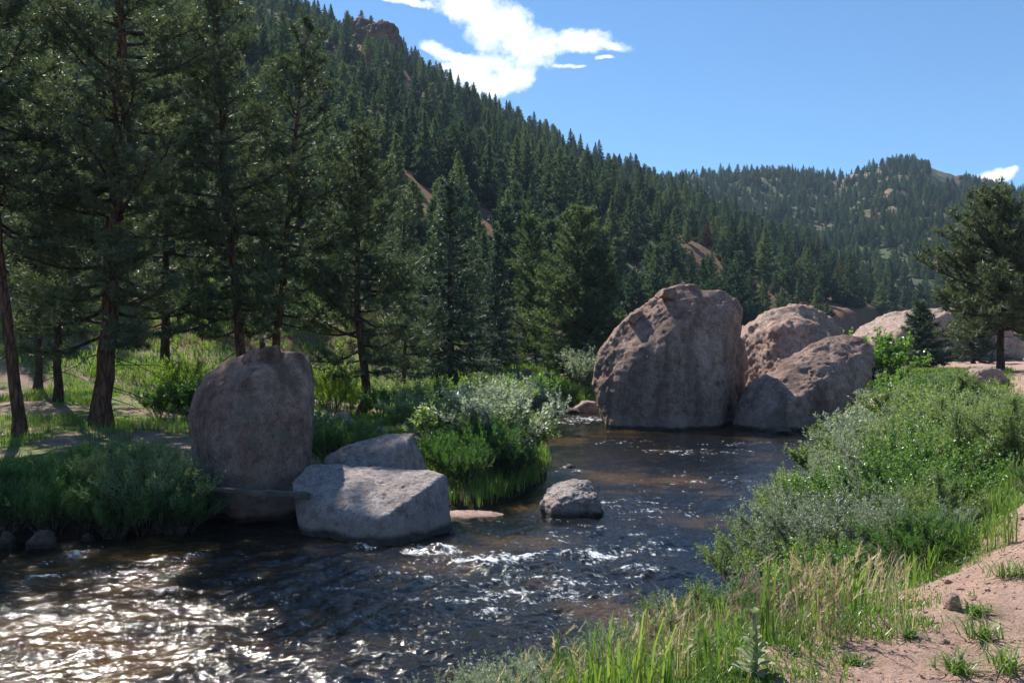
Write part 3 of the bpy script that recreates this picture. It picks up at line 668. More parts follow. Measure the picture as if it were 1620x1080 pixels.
def conifer_geo(path, r0, cb, R, rng, kind='pine', nprim=60, sec_sp=.35, tuft=(12, .2, .012), tscale=1.0, asym=None, dead_low=6, sides=8, sec=True):
    """path: world points along the trunk; returns Geo trunk, branches, crown"""
    path = np.asarray(path, float)
    seg = np.r_[0, np.cumsum(np.linalg.norm(np.diff(path, axis=0), axis=1))]; H = seg[-1]
    n = 26; s = np.linspace(0, H, n); C = np.stack([np.interp(s, seg, path[:, k]) for k in range(3)], -1)
    # smooth path
    for _ in range(2): C[1:-1] = (C[:-2]+2*C[1:-1]+C[2:])/4
    sc = s/H
    rad = r0*(1-sc)**.8*(1+.5*np.exp(-s/.35))*.97+.012
    C2 = C.copy(); C2[1:-1, :2] += rng.normal(size=(n-2, 2))*r0*.10
    tr = Geo(); tr.tube(C2, rad, sides)
    br = Geo(); cr = Geo()
    tmpl = [(tuft_template if tuft[2] < .03 else blade_template)(tuft[0], tuft[1], tuft[2], (15, 88) if kind == 'pine' else (15, 70), rng, .5) for _ in range(3)]
    TP = []; TD = []
    def at(h):
        return np.array([np.interp(h*H, s, C2[:, k]) for k in range(3)]), np.interp(h*H, s, rad)
    ga = rng.random()*6.28
    for i in range(nprim):
        t = (i+rng.random()*.9)/nprim
        if kind != 'pine': t = t**1.12
        h = cb+(1-cb)*t*.985
        p0, rr = at(h); ga += 2.4+rng.normal()*.35
        if kind == 'pine':
            prof = (1-t)**.5*(.68+.32*min(1, t*5))*rng.uniform(.6, 1.12)
            e0 = math.radians(-14+58*t+rng.normal()*9); curve = .35
        else:
            prof = (1-t)**.86*(.8+.2*min(1, t*6))*rng.uniform(.78, 1.1)
            e0 = math.radians(-16+40*t+rng.normal()*6); curve = .22
        L = max(.22, R*prof)
        if asym is not None: L *= 1+asym[0]*math.cos(ga-asym[1])
        m = 7; u = np.linspace(0, 1, m)
        dx, dy = math.cos(ga), math.sin(ga)
        sag = -np.sin(u*math.pi)*.06*L*(1-t)+curve*L*u*u*.5
        wob = fbm(u*2+i*3.1, u*0+i, u*0, 2)*L*.09
        BP = np.stack([p0[0]+dx*u*L*math.cos(e0)-dy*wob, p0[1]+dy*u*L*math.cos(e0)+dx*wob, p0[2]+u*L*math.sin(e0)+sag], -1)
        b0 = min(rr*.55, .018+.017*L)
        br.tube(BP, b0*(1-u*.85)+.003, 5 if L > 1 else 3)
        def bat(v): return np.array([np.interp(v, u, BP[:, k]) for k in range(3)])
        v = .22 if kind == 'pine' else .12
        side = 1
        while v < 1.0 and sec:
            a = bat(v); b = bat(min(1, v+.06)); dirv = b-bat(v-.06 if v > .06 else 0); dirv /= np.linalg.norm(dirv)+1e-9
            perp = np.cross(dirv, [0, 0, 1.]); perp /= np.linalg.norm(perp)+1e-9
            side = -side
            SL = (.42*L*(1.12-v)+.22)*rng.uniform(.7, 1.15) if kind == 'pine' else (.36*L*(1.1-v)+.12)*rng.uniform(.75, 1.1)
            sd = dirv*.75+perp*side*rng.uniform(.55, 1.0)+np.array([0, 0, rng.uniform(-.35, .75) if kind == 'pine' else rng.uniform(-.22, .1)])
            sd /= np.linalg.norm(sd)
            w = np.linspace(0, 1, 4)
            SP = a+sd*w[:, None]*SL+np.array([0, 0, 1.])*(w**2)[:, None]*SL*(.18 if kind == 'pine' else -.03)
            br.tube(SP, np.array([.012, .009, .006, .003])*min(1.6, .5+L*.25), 3, cap=False)
            k = max(2, int(SL*(1-.25)/(sec_sp*.55)))
            ww = np.linspace(.25, 1, k)
            for q in ww:
                pos = a+sd*q*SL+np.array([0, 0, q*q*SL*(.18 if kind == 'pine' else -.03)])
                TP.append(pos+rng.normal(size=3)*.035); TD.append(sd+rng.normal(size=3)*.38+np.array([0, 0, .30 if kind == 'pine' else .02]))
                if kind == 'pine' and rng.random() < .75:
                    sp = np.cross(sd, [0, 0, 1.])*rng.choice([-1, 1]); off = (sp+sd*.7+np.array([0, 0, .25]))*rng.uniform(.08, .22)
                    TP.append(pos+off); TD.append(off+rng.normal(size=3)*.05)
            v += sec_sp/max(L, .3)*rng.uniform(.8, 1.3)
        TP.append(BP[-1]); TD.append(BP[-1]-BP[-2])
        for q in np.linspace(.45, .95, 4):
            TP.append(bat(q)); TD.append((BP[-1]-BP[-2])/(np.linalg.norm(BP[-1]-BP[-2])+1e-9)+rng.normal(size=3)*.7)
    TP.append(C2[-1]); TD.append(np.array([0, 0, 1.]))
    # dead lower stubs
    for i in range(dead_low):
        h = cb*rng.uniform(.35, 1.0); p0, rr = at(h); a = rng.random()*6.28; L = rng.uniform(.3, R*.55); e = rng.uniform(-.4, .25)
        u = np.linspace(0, 1, 6); BP = p0+np.stack([np.cos(a)*u*L, np.sin(a)*u*L, np.sin(e)*u*L-.25*L*u*u], -1)+rng.normal(size=(6, 3))*.02*L
        br.tube(BP, .016*(1-u*.8)+.003, 4)
        for q in (2, 3, 4):
            sd = rng.normal(size=3)*.3*L; br.tube(np.array([BP[q], BP[q]+sd*.5, BP[q]+sd+[0, 0, -.1*L]]), [.007, .005, .002], 3, cap=False)
    TP = np.array(TP); TD = np.array(TD)
    g = rng.integers(0, 3, len(TP))
    for k in range(3):
        mk = g == k
        stamp(cr, tmpl[k][0], tmpl[k][1], None, TP[mk], TD[mk], rng.uniform(.75, 1.2, mk.sum())*tscale*((.42+.85*(1-(TP[mk][:, 2]/H).clip(0, 1))) if tuft[2] > .1 else 1), rng)
    return tr, br, cr, len(TP)

def place_tree(name, path_px, Yd, r0, cb, R, seed, label, kind='pine', mats=('bark', 'needle'), group='trees on the far bank', **kw):
    rng = np.random.default_rng(seed)
    pts = np.array([P(a, b, Yd) for a, b in path_px])
    gz = hz(pts[0][0], pts[0][1])
    base = np.array([pts[0][0], Yd, gz-.08])
    pts[0] = base
    pts = pts[(np.arange(len(pts)) == 0) | (pts[:, 2] > gz+.4)]
    tr, br, cr, nt_ = conifer_geo(pts-base, r0, cb, R, rng, kind, **kw)
    o = empty(name, base, label, 'tree', group)
    obj('trunk', tr.mesh('trunk', M[mats[0]], True), o); obj('branches', br.mesh('branches', M['bark_dark'], False), o); obj('crown', cr.mesh('crown', M[mats[1]]), o)
    return o

def build_near_trees():
    T = place_tree
    fine = dict(tuft=(14, .26, .024), sec_sp=.23)
    T('pine_tree', [(160, 682), (168, 560), (178, 400), (189, 200), (192, 0), (196, -220), (200, -330)], 30, .33, .13, 4.7, 101, 'massive dark pine with the thickest trunk on the shaded far bank', nprim=105, dead_low=14, **fine)
    T('pine_tree', [(32, 690), (18, 560), (-2, 400), (-18, 200), (-25, 0), (-30, -160)], 28, .19, .38, 3.3, 102, 'pine with a slim leaning trunk at the left edge of the far bank', nprim=60, asym=(.3, 0.0), **fine)
    T('pine_tree', [(388, 600), (376, 470), (357, 330), (350, 180), (345, 60), (342, -50)], 33, .20, .20, 3.5, 103, 'tall pine rising straight behind the tall boulder, right of the massive one', nprim=78, **fine)
    T('pine_tree', [(428, 600), (438, 520), (450, 430), (457, 320), (468, 200), (480, 110), (488, 28)], 36, .19, .20, 3.2, 104, 'open crowned pine with a bent trunk, its top against the ridge', nprim=62, **fine)
    T('pine_tree', [(568, 652), (584, 622), (574, 580), (567, 500), (565, 400), (570, 290), (573, 202)], 37, .20, .15, 3.4, 105, 'pine with a crooked foot above the bright green bush', nprim=72, **fine)
    T('pine_tree', [(638, 612), (640, 560), (642, 500), (640, 455)], 43, .12, .30, 1.9, 106, 'small dark pine in the meadow right of the crooked one', nprim=26, **fine)
    med = dict(tuft=(11, .33, .055), sec_sp=.28)
    T('fir_tree', [(713, 590), (712, 450), (710, 288)], 47, .22, .12, 3.3, 107, 'tall dense fir standing dark behind the meadow shrubs', kind='fir', mats=('bark_dark', 'needle_blue'), nprim=110, **med)
    T('fir_tree', [(782, 580), (785, 470), (788, 366)], 60, .18, .06, 2.0, 108, 'slim dark fir between the tall dense fir and the broad pine', kind='fir', mats=('bark_dark', 'needle_blue'), nprim=85, **med)
    T('pine_tree', [(906, 585), (910, 470), (922, 330)], 62, .25, .05, 4.4, 109, 'broad full crowned pine left of the huge boulder', mats=('bark_dark', 'needle_pale'), nprim=100, **med)
    T('pine_tree', [(944, 580), (946, 480), (948, 392)], 60, .18, .05, 2.9, 110, 'shorter pine pressed against the right side of the broad pine', mats=('bark_dark', 'needle_pale'), nprim=75, **med)
    T('pine_tree', [(850, 585), (846, 480), (838, 345)], 68, .20, .05, 3.7, 111, 'pale green pine left of the broad full crowned one', mats=('bark_dark', 'needle_pale'), nprim=80, **med)
    T('pine_tree', [(1584, 588), (1583, 500), (1580, 400), (1576, 308)], 47, .20, .24, 4.3, 112, 'lone pine with a bare straight trunk beside the dirt road', mats=('bark_dark', 'needle'), group='trees on the right bank', nprim=92, asym=(.2, math.pi), **med)
    T('juniper_tree', [(1462, 592), (1460, 540), (1455, 478)], 55, .14, .03, 2.3, 113, 'dark cone shaped juniper in front of the pale rock dome', kind='fir', mats=('bark_dark', 'needle_blue'), group='trees on the right bank', nprim=85, **med)
    T('pine_tree', [(1540, 585), (1535, 540), (1530, 490)], 66, .14, .12, 2.6, 114, 'low shaded pine behind the lone roadside pine', mats=('bark_dark', 'needle_blue'), group='trees on the right bank', nprim=50, **med)
    # second row filling the shaded left side
    fill = dict(tuft=(9, .33, .040), sec_sp=.36)
    rows = [(-110, 31, 19, 3.8, 'pine whose trunk is out of frame, branches reaching in at the left edge'), (92, 37, 19, 3.6, 'pine close behind the massive pine on its left'), (258, 38, 19, 3.6, 'pine close behind the massive pine on its right'), (-70, 45, 16, 3.4, 'pine half out of frame at the far left'), (60, 42, 15, 3.2, 'pine filling the gap left of the massive pine'), (262, 46, 15, 3.0, 'pine behind and just right of the massive pine'),
            (300, 64, 12, 3.0, 'pine rooted in the sunlit patch behind the massive pine'), (415, 50, 15, 2.8, 'pine standing between the two trunks over the tall boulder'),
            (-10, 62, 15, 3.2, 'pine deeper in the wood at far left'), (130, 66, 16, 3.2, 'pine deep behind the massive trunk'), (350, 72, 15, 3.0, 'pine far behind the straight pine'),
            (640, 66, 11, 2.4, 'pine seen just left of the tall dense fir'), (470, 78, 14, 3.0, 'tall pine on the slope foot behind the bent pine'), (615, 74, 12, 2.6, 'pine on the slope foot behind the crooked pine'),
            (740, 70, 10, 2.4, 'pine in the shade right of the tall dense fir'), (205, 80, 15, 3.2, 'pine on the slope foot behind the massive pine')]
    for k, (px, Yd, H, R, lb) in enumerate(rows):
        x = (px-CX)/F*Yd; gz = hz(x, Yd); yb = CY-(gz-CAMZ)*F/Yd; yt = CY-(gz+H-CAMZ)*F/Yd
        rr = np.random.default_rng(300+k)
        T('pine_tree', [(px, yb), (px+rr.uniform(-8, 8), (yb*2+yt)/3), (px+rr.uniform(-12, 12), yt)], Yd, .17, rr.uniform(.12, .24), R, 200+k, lb, mats=('bark_dark', 'needle' if k % 3 else 'needle_blue'), nprim=56, **fill)

# ------------------------------------------------------------------ hill forest
def far_protos():
    """(kind, height, crown mesh, trunk mesh)"""
    out = []
    specs = [('fir', 12, 3.4, 84, 'cone shaped fir'), ('fir', 11.5, 2.7, 80, 'slender fir'), ('fir', 13, 4.1, 90, 'broad based fir'), ('pine', 9.5, 3.3, 64, 'round crowned pine'), ('pine', 11, 3.3, 66, 'ragged pine'), ('pine', 9, 2.9, 56, 'short bushy pine'), ('dead', 10.5, 1.5, 34, 'leafless grey snag'), ('rust', 9.5, 2.0, 46, 'rust brown dying pine')]
    for k, (kd, H, R, npr, nm) in enumerate(specs):
        rng = np.random.default_rng(500+k)
        lean = rng.normal(size=2)*.25
        tr, br, cr, _ = conifer_geo([(0, 0, -1.2), (lean[0]*.5, lean[1]*.5, H*.5), (lean[0], lean[1], H)], .16, .10 if kd == 'fir' else .2, R, rng, 'fir' if kd == 'fir' else 'pine', nprim=npr, sec_sp=.62, tuft=(6, .66, .24), tscale=1.0, dead_low=0, sides=5)
        m = 'needle_dead' if kd == 'rust' else 'needle_far'
        tm = tr.mesh('trunk', M['bark_dark'] if kd != 'dead' else M['deadwood'])
        if kd == 'dead': cm = br.mesh('branches', M['deadwood'])
        else: cm = cr.mesh('crown', M[m])
        out.append((kd, H, cm, tm, nm, 'branches' if kd == 'dead' else 'crown'))
    return out
def build_forest():
    protos = far_protos()
    rng = np.random.default_rng(77)
    pts = []
    def scatter(rmin, rmax, az0, az1, sp):
        n = int(math.radians(az1-az0)*(rmax**2-rmin**2)/2/(sp*sp))
        az = np.radians(rng.uniform(az0, az1, n)); r = np.sqrt(rng.uniform(rmin**2, rmax**2, n))
        return np.stack([r*np.sin(az), r*np.cos(az)], -1)
    A = np.concatenate([scatter(55, 560, -44, 44, 5.3), scatter(560, 960, -8, 44, 5.0)])
    z, d, right, t1, t2 = height(A[:, 0], A[:, 1], False)
    r = np.hypot(A[:, 0], A[:, 1])
    z1, _ = hill(NEAR, A[:, 0], A[:, 1], 1.12); z2, _ = hill(FARH, A[:, 0], A[:, 1], 1.25)
    onfar = z2 > z1
    cl = fbm(A[:, 0]*.02, A[:, 1]*.02, 0*r+9, 4); px = CX+F*A[:, 0]/A[:, 1]; py = CY-F*(z-CAMZ)/A[:, 1]
    keep = (d < -4) & ((t1 > .03) | (t2 > 0)) & ~((t1 >= 1.0) & (r < 600) & ~onfar & (r > np.interp(np.arctan2(A[:, 0], A[:, 1]), np.arctan((NEAR[:, 0]-CX)/F), NEAR[:, 2])*1.25))
    dens = np.where(onfar, 1.3-.9*cl, 1.08-.8*cl)
    keep &= rng.random(len(r)) < dens
    # clearings: grassy knoll, talus slope, cliff face, sunlit bank behind the pines
    keep &= ~((px > 1470) & (px < 1525) & (py > 262) & (py < 296) & onfar)
    keep &= ~((px > 1320) & (px < 1400) & (py > 272) & (py < 312) & (rng.random(len(r)) < .6))
    keep &= ~((px > 535) & (px < 640) & (py > 50) & (py < 90) & (px > 556) & (r > 300))
    keep &= ~((px > 845) & (px < 900) & (py > 385) & (py < 440))
    keep &= ~((px > 1290) & (px < 1390) & (py > 478) & (py < 540) & (py > 470+.35*(px-1290)) & (r < 330) & (rng.random(len(r)) < .93))
    keep &= ~((px < 520) & (py > 470) & (r < 95) & (rng.random(len(r)) < .75))
    keep &= ~((px > 480) & (px < 1000) & (r < 72))
    keep &= ~((px > 1380) & (px < 1700) & (r < 120))
    A = A[keep]; z = z[keep]; r = r[keep]; onfar = onfar[keep]; px = px[keep]; py = py[keep]
    # minimum spacing on a grid
    used = {}; sel = []
    for k in np.argsort(r):
        ms = 4.6 if not onfar[k] else 4.1
        c = (int(A[k, 0]//ms), int(A[k, 1]//ms))
        if any(((A[k]-A[m])**2).sum() < (ms*.72)**2 for dx in (-1, 0, 1) for dy in (-1, 0, 1) for m in used.get((c[0]+dx, c[1]+dy), ())): continue
        used.setdefault(c, []).append(k); sel.append(k)
    sel = np.array(sel)
    A = A[sel]; z = z[sel]; r = r[sel]; onfar = onfar[sel]; px = px[sel]; py = py[sel]
    n = len(A); print('hill trees', n)
    kind = rng.choice(8, n, p=[.21, .15, .15, .15, .14, .155, .03, .015])
    scl = rng.uniform(.5, 1.15, n)*np.where(rng.random(n) < .12, .65, 1)*np.where(onfar, .88, 1.0)
    scl = np.where(kind == 6, scl*.9, scl)
    rot = rng.uniform(0, 6.28, n)
    vis = (px > -20) & (px < 1640) & (py > -60)
    size = scl/r*np.where(vis, 1, 0)*np.where(px < 500, .55, 1)
    # a grove close behind the boulders counts first; snags stay individuals
    order = np.argsort(-size*np.where(kind >= 6, 1.6, 1))
    ind = order[:285]; mass = order[285:]
    first = {}
    rowname = lambda q: 'at the foot of' if q < .25 else 'low on' if q < .5 else 'midway up' if q < .75 else 'high on'
    marks = [(-100, 'the slope behind the massive pine'), (330, 'the slope behind the straight pine'), (450, 'the slope behind the bent pine'), (560, 'the slope behind the crooked pine'), (660, 'the slope over the tall dense fir'), (760, 'the slope over the slim fir'), (860, 'the slope over the broad pine'),
             (960, 'the slope left above the huge boulder'), (1060, 'the slope right above the huge boulder'), (1180, 'the slope above the domed boulder'), (1290, 'the slope above the leaning boulder'), (1390, 'the valley side over the pale rock dome'), (1470, 'the valley side over the juniper'), (1540, 'the valley side behind the lone roadside pine')]
    for k in ind:
        kd, H, cm, tm, nm, part = protos[kind[k]]
        where = [m for x, m in marks if px[k] > x-50] or [marks[0][1]]
        lb = f"{nm} {rowname(min(1, max(0, (r[k]-60)/200)))} {where[-1]}"
        if scl[k] < .55: lb = 'young '+lb
        base = {'dead': 'dead_tree', 'rust': 'pine_tree', 'pine': 'pine_tree', 'fir': 'fir_tree'}[kd]
        o = empty(base, (A[k, 0], A[k, 1], z[k]), lb, 'tree', 'conifers growing on the hillside', rot[k], float(scl[k]))
        a = obj('trunk', tm, o); b = obj(part, cm, o)
        if kind[k] not in first: first[kind[k]] = (a, b)
    for kk in range(8):
        if kk not in first:     # make sure every kind exists once among the individuals
            k = [q for q in ind if vis[q]][kk*7]; kd, H, cm, tm, nm, part = protos[kk]
    for px_, py_, Yd, kk, sc_ in ((532, 72, 428, 0, .9), (549, 52, 428, 4, 1.0), (558, 50, 432, 3, .8), (572, 42, 432, 4, .75), (586, 44, 428, 3, .65), (604, 44, 426, 5, .5), (617, 50, 424, 5, .45), (548, 95, 400, 5, .9), (575, 118, 396, 3, .7)):
        q = P(px_, py_, Yd); kd, H, cm, tm, nm, part = protos[kk]
        o = empty('pine_tree' if kd == 'pine' else 'fir_tree', (q[0], q[1], q[2]-.5), f"{nm} rooted on the red cliff of the left ridge", 'tree', 'trees on the red cliff', px_, sc_); obj('trunk', tm, o); obj(part, cm, o)
    # the remaining thousands: one forest object with instanced trees
    kinds = sorted(first)
    remap = {kk: i for i, kk in enumerate(kinds)}
    idx = np.array([remap.get(int(q), 0) for q in kind[mass]])
    me = mesh_np('forest_points', np.stack([A[mass, 0], A[mass, 1], z[mass]], -1), [np.zeros((0, 3), int)]) if False else bpy.data.meshes.new('forest_points')
    Vp = np.stack([A[mass, 0], A[mass, 1], z[mass]], -1).astype(np.float32)
    me.vertices.add(len(Vp)); me.vertices.foreach_set('co', Vp.ravel())
    a = me.attributes.new('scl', 'FLOAT', 'POINT'); a.data.foreach_set('value', scl[mass].astype(np.float32))
    a = me.attributes.new('rot', 'FLOAT', 'POINT'); a.data.foreach_set('value', rot[mass].astype(np.float32))
    a = me.attributes.new('idx', 'INT', 'POINT'); a.data.foreach_set('value', idx.astype(np.int32))
    me.update()
    fo = obj('forest', me); tag(fo, 'mass of small conifers covering both hillsides up to the skyline', 'forest', None, 'stuff')
    ng = bpy.data.node_groups.new('forest_scatter', 'GeometryNodeTree')
    ng.interface.new_socket('Geometry', in_out='INPUT', socket_type='NodeSocketGeometry'); ng.interface.new_socket('Geometry', in_out='OUTPUT', socket_type='NodeSocketGeometry')
    nn, ll = ng.nodes, ng.links
    gi = nn.new('NodeGroupInput'); go = nn.new('NodeGroupOutput')
    iop = nn.new('GeometryNodeInstanceOnPoints'); ll.new(gi.outputs[0], iop.inputs['Points'])
    jn = nn.new('GeometryNodeJoinGeometry')
    for kk in reversed(kinds):
        j2 = nn.new('GeometryNodeJoinGeometry')
        for ob in first[kk]:
            oi = nn.new('GeometryNodeObjectInfo'); oi.transform_space = 'ORIGINAL'; oi.inputs[0].default_value = ob
            ll.new(oi.outputs['Geometry'], j2.inputs[0])
        g2 = nn.new('GeometryNodeGeometryToInstance'); ll.new(j2.outputs[0], g2.inputs[0]); ll.new(g2.outputs[0], jn.inputs[0])
    ll.new(jn.outputs[0], iop.inputs['Instance']); iop.inputs['Pick Instance'].default_value = True
    def na(nm, ty):
        q = nn.new('GeometryNodeInputNamedAttribute'); q.data_type = ty; q.inputs[0].default_value = nm; return q.outputs['Attribute']
    ll.new(na('idx', 'INT'), iop.inputs['Instance Index'])
    cx = nn.new('ShaderNodeCombineXYZ'); ll.new(na('rot', 'FLOAT'), cx.inputs[2])
    er = nn.new('FunctionNodeEulerToRotation'); ll.new(cx.outputs[0], er.inputs[0]); ll.new(er.outputs[0], iop.inputs['Rotation'])
    c2 = nn.new('ShaderNodeCombineXYZ'); s_ = na('scl', 'FLOAT')
    for k in range(3): ll.new(s_, c2.inputs[k])
    ll.new(c2.outputs[0], iop.inputs['Scale']); ll.new(iop.outputs[0], go.inputs[0])
    md = fo.modifiers.new('scatter', 'NODES'); md.node_group = ng
    return n

# ------------------------------------------------------------------ shrubs
def leaf_tmpl(ln, w, fold=.12):
    V = np.array([(0, 0, 0), (w*.5, fold*w, ln*.42), (0, 0, ln), (-w*.5, fold*w, ln*.42)]); return V, np.array([(0, 1, 2, 3)])
def shrub_proto(seed, H, R, leaf, nst=26, nsh=330, lps=26, shl=(.22, .45), up=.6, angle=(25, 65), name='willow', mat='willow'):
    """returns stems mesh, foliage mesh; base at origin"""
    rng = np.random.default_rng(seed); st = Geo(); fo = Geo()
    stems = []
    for i in range(nst):
        a = rng.random()*6.28; b = rng.random()**.6
        base = np.array([math.cos(a), math.sin(a), 0])*R*.22*b
        out = R*b*rng.uniform(.75, 1.1); L = H*rng.uniform(.72, 1.06)*(1-.28*b*b)
        u = np.linspace(0, 1, 7); a2 = a+rng.normal()*.3
        C = base+np.stack([np.cos(a2)*out*u**1.35, np.sin(a2)*out*u**1.35, L*u*(1-.12*u)], -1)+fbm(u*2+i, u*0+seed, u*0, 2)[:, None]*.06*H
        st.tube(C, .009*(1-u*.75)*(.6+H*.4)+.0015, 4, cap=False); stems.append(C)
    stems = np.array(stems)
    k = rng.integers(0, nst, nsh); s = rng.uniform(.22, 1.0, nsh)**.75
    fi = s*6; i0 = np.minimum(fi.astype(int), 5); fr = (fi-i0)[:, None]
    p = stems[k, i0]*(1-fr)+stems[k, i0+1]*fr; d = stems[k, i0+1]-stems[k, i0]; d /= np.linalg.norm(d, axis=1)[:, None]
    rd = rng.normal(size=(nsh, 3))*.55; rd[:, 2] = np.abs(rd[:, 2])*.4
    sd = d*.7+rd+np.array([0, 0, up]); sd /= np.linalg.norm(sd, axis=1)[:, None]
    SL = rng.uniform(*shl, nsh)*(.6+.5*H/1.6)
    for q in range(0, nsh):
        st.tube(np.array([p[q], p[q]+sd[q]*SL[q]*.5, p[q]+sd[q]*SL[q]]), [.0035, .0025, .001], 3, cap=False)
    n = nsh*lps; kk = np.repeat(np.arange(nsh), lps); t = rng.uniform(.08, 1.0, n)
    lp = p[kk]+sd[kk]*(SL[kk]*t)[:, None]
    ax = frames(sd[kk], rng); el = np.radians(rng.uniform(*angle, n))
    th = rng.random(n)*6.28
    ld = ax[:, 2]*np.cos(el)[:, None]+(ax[:, 0]*np.cos(th)[:, None]+ax[:, 1]*np.sin(th)[:, None])*np.sin(el)[:, None]
    ld[:, 2] -= .1
    tv, tq = leaf_tmpl(*leaf)
    rr = np.clip(rng.random(nsh)[kk]*.5+rng.random(n)*.5, 0, 1)
    stamp(fo, tv, None, tq, lp, ld, rng.uniform(.7, 1.2, n)*(1.05-.35*t), rng, rr)
    return name, st.mesh(name+'_stems', M['twig']), fo.mesh(name+'_foliage', M[mat]), H, R

PRO = {}
def put_shrub(kind, x, y, sc, label, group, rz=None, name='shrub', dz=0.0, sz=None):
    pr = PRO[kind+'_far' if y > 20.5 and kind+'_far' in PRO else kind]; pr = pr[random.randrange(len(pr))]
    z = hz(x, y) if y > 0 else 2.3
    px = CX+F*x/y
    if group in ('shrubs covering the right bank', 'shrubs below the dirt road') and sc < 2:
        top = np.interp(px, [1100, 1200, 1265, 1310, 1335, 1345, 1398, 1415, 1450, 1500, 1528, 1536, 1588, 1594, 1606, 1640], [870, 785, 735, 652, 652, 664, 646, 600, 590, 584, 584, 614, 614, 596, 628, 640])
        av = (CAMZ-(top-CY)/F*y-z)/(pr[3]*1.03)
        if av < .22: return None
        sc = min(sc, av*random.uniform(.72, 1.16))
    o = empty(name, (x, y, max(z, -.05)-.03+dz), label, 'shrub', group, random.random()*6.28 if rz is None else rz, (sc, sc, sc*(sz or 1)))
    obj('stems', pr[1], o); obj('foliage', pr[2], o)
    return o
def build_shrubs():
    PRO['willow'] = [shrub_proto(601+k, 1.5, 1.0, (.075, .018), name='willow', mat='willow', nsh=430, lps=30) for k in range(3)]
    PRO['silver'] = [shrub_proto(611+k, 1.5, 1.0, (.070, .019), name='silver_willow', mat='silver', nsh=460, lps=32, up=.4) for k in range(2)]
    PRO['green'] = [shrub_proto(621+k, 1.4, 1.0, (.055, .032), name='green_shrub', mat='green', nsh=360, lps=22, angle=(35, 80)) for k in range(2)]
    PRO['lime'] = [shrub_proto(631, 1.5, .9, (.05, .03), name='lime_bush', mat='lime', nsh=340, lps=22, angle=(35, 80))]
    PRO['herb'] = [shrub_proto(641+k, 1.0, .8, (.075, .014), name='herb', mat='herb', nst=46, nsh=300, lps=30, up=1.1, angle=(20, 55)) for k in range(2)]
    PRO['sage'] = [shrub_proto(651+k, .9, .7, (.03, .008), name='sagebrush', mat='sage', nst=40, nsh=330, lps=26, up=1.0, shl=(.12, .28), angle=(15, 50)) for k in range(2)]
    PRO['yellow'] = [shrub_proto(661, .6, .35, (.05, .022), name='yellow_herb', mat='lime', nst=14, nsh=70, lps=16, angle=(35, 80))]
    PRO['willow_far'] = [shrub_proto(671+k, 1.5, 1.05, (.13, .045), name='willow', mat='willow', nsh=330, lps=16) for k in range(2)]
    PRO['silver_far'] = [shrub_proto(675+k, 1.5, 1.05, (.12, .045), name='silver_willow', mat='silver', nsh=330, lps=16, up=.4) for k in range(2)]
    PRO['green_far'] = [shrub_proto(679, 1.4, 1.0, (.11, .07), name='green_shrub', mat='green', nsh=300, lps=13, angle=(35, 80))]
    ordn = ['first', 'second', 'third', 'fourth', 'fifth', 'sixth', 'seventh', 'eighth', 'ninth', 'tenth', 'eleventh', 'twelfth', 'thirteenth', 'fourteenth', 'fifteenth', 'sixteenth', 'seventeenth', 'eighteenth', 'nineteenth', 'twentieth']+['%dth' % k for k in range(21, 60)]
    rs = np.array(RIGHT_SHORE[4:14]); seg = np.r_[0, np.cumsum(np.hypot(*np.diff(rs, axis=0).T))]
    rng = np.random.default_rng(88)
    kinds = {'willow': 'green willow bush', 'silver': 'silvery willow bush', 'green': 'broad leaved dark green shrub', 'sage': 'dry grey green sagebrush', 'herb': 'bright green herb clump'}
    rows = [(.35, .95, 'waterline row', ('silver', 'willow', 'silver', 'willow', 'green'), 0.95),
            (1.35, 1.1, 'second row up', ('silver', 'willow', 'green', 'silver', 'sage'), 1.05),
            (2.5, 1.2, 'third row up', ('willow', 'green', 'sage', 'silver', 'willow'), .98),
            (3.7, 1.3, 'row by the gravel', ('sage', 'willow', 'herb', 'green', 'sage'), .78)]
    for ri, (off, sp, rn, ks, base) in enumerate(rows):
        s = .3 if ri < 2 else .2; cnt = 0; 
        while s < seg[-1]:
            i = min(np.searchsorted(seg, s)-1, len(rs)-2); i = max(i, 0); t = (s-seg[i])/(seg[i+1]-seg[i])
            p = rs[i]*(1-t)+rs[i+1]*t; d = rs[i+1]-rs[i]; d = d/np.hypot(*d); nrm = np.array([d[1], -d[0]])
            q = p+nrm*(off+rng.normal()*.22)+d*rng.normal()*.2
            near = sstep(7.5, 15, q[1])
            if ri >= 2 and q[1] < 9: s += .5; continue
            if ri == 3: q = q+nrm*.7*sstep(9, 14, q[1])
            k = ks[rng.integers(len(ks))]
            if ri == 3 and q[1] < 12: k = ('sage', 'herb')[rng.integers(2)]
            sc = base*(.5+.5*near)*rng.uniform(.85, 1.15)*(1+.25*sstep(20, 30, q[1])*(ri < 3))
            if ri == 3: sc *= .85
            put_shrub(k, q[0], q[1], sc, f"{kinds[k]}, {ordn[cnt]} from the near end, right bank {rn}", 'shrubs covering the right bank')
            cnt += 1; s += sp*(.62+.38*near)*(1+.02*q[1])*rng.uniform(.85, 1.15)
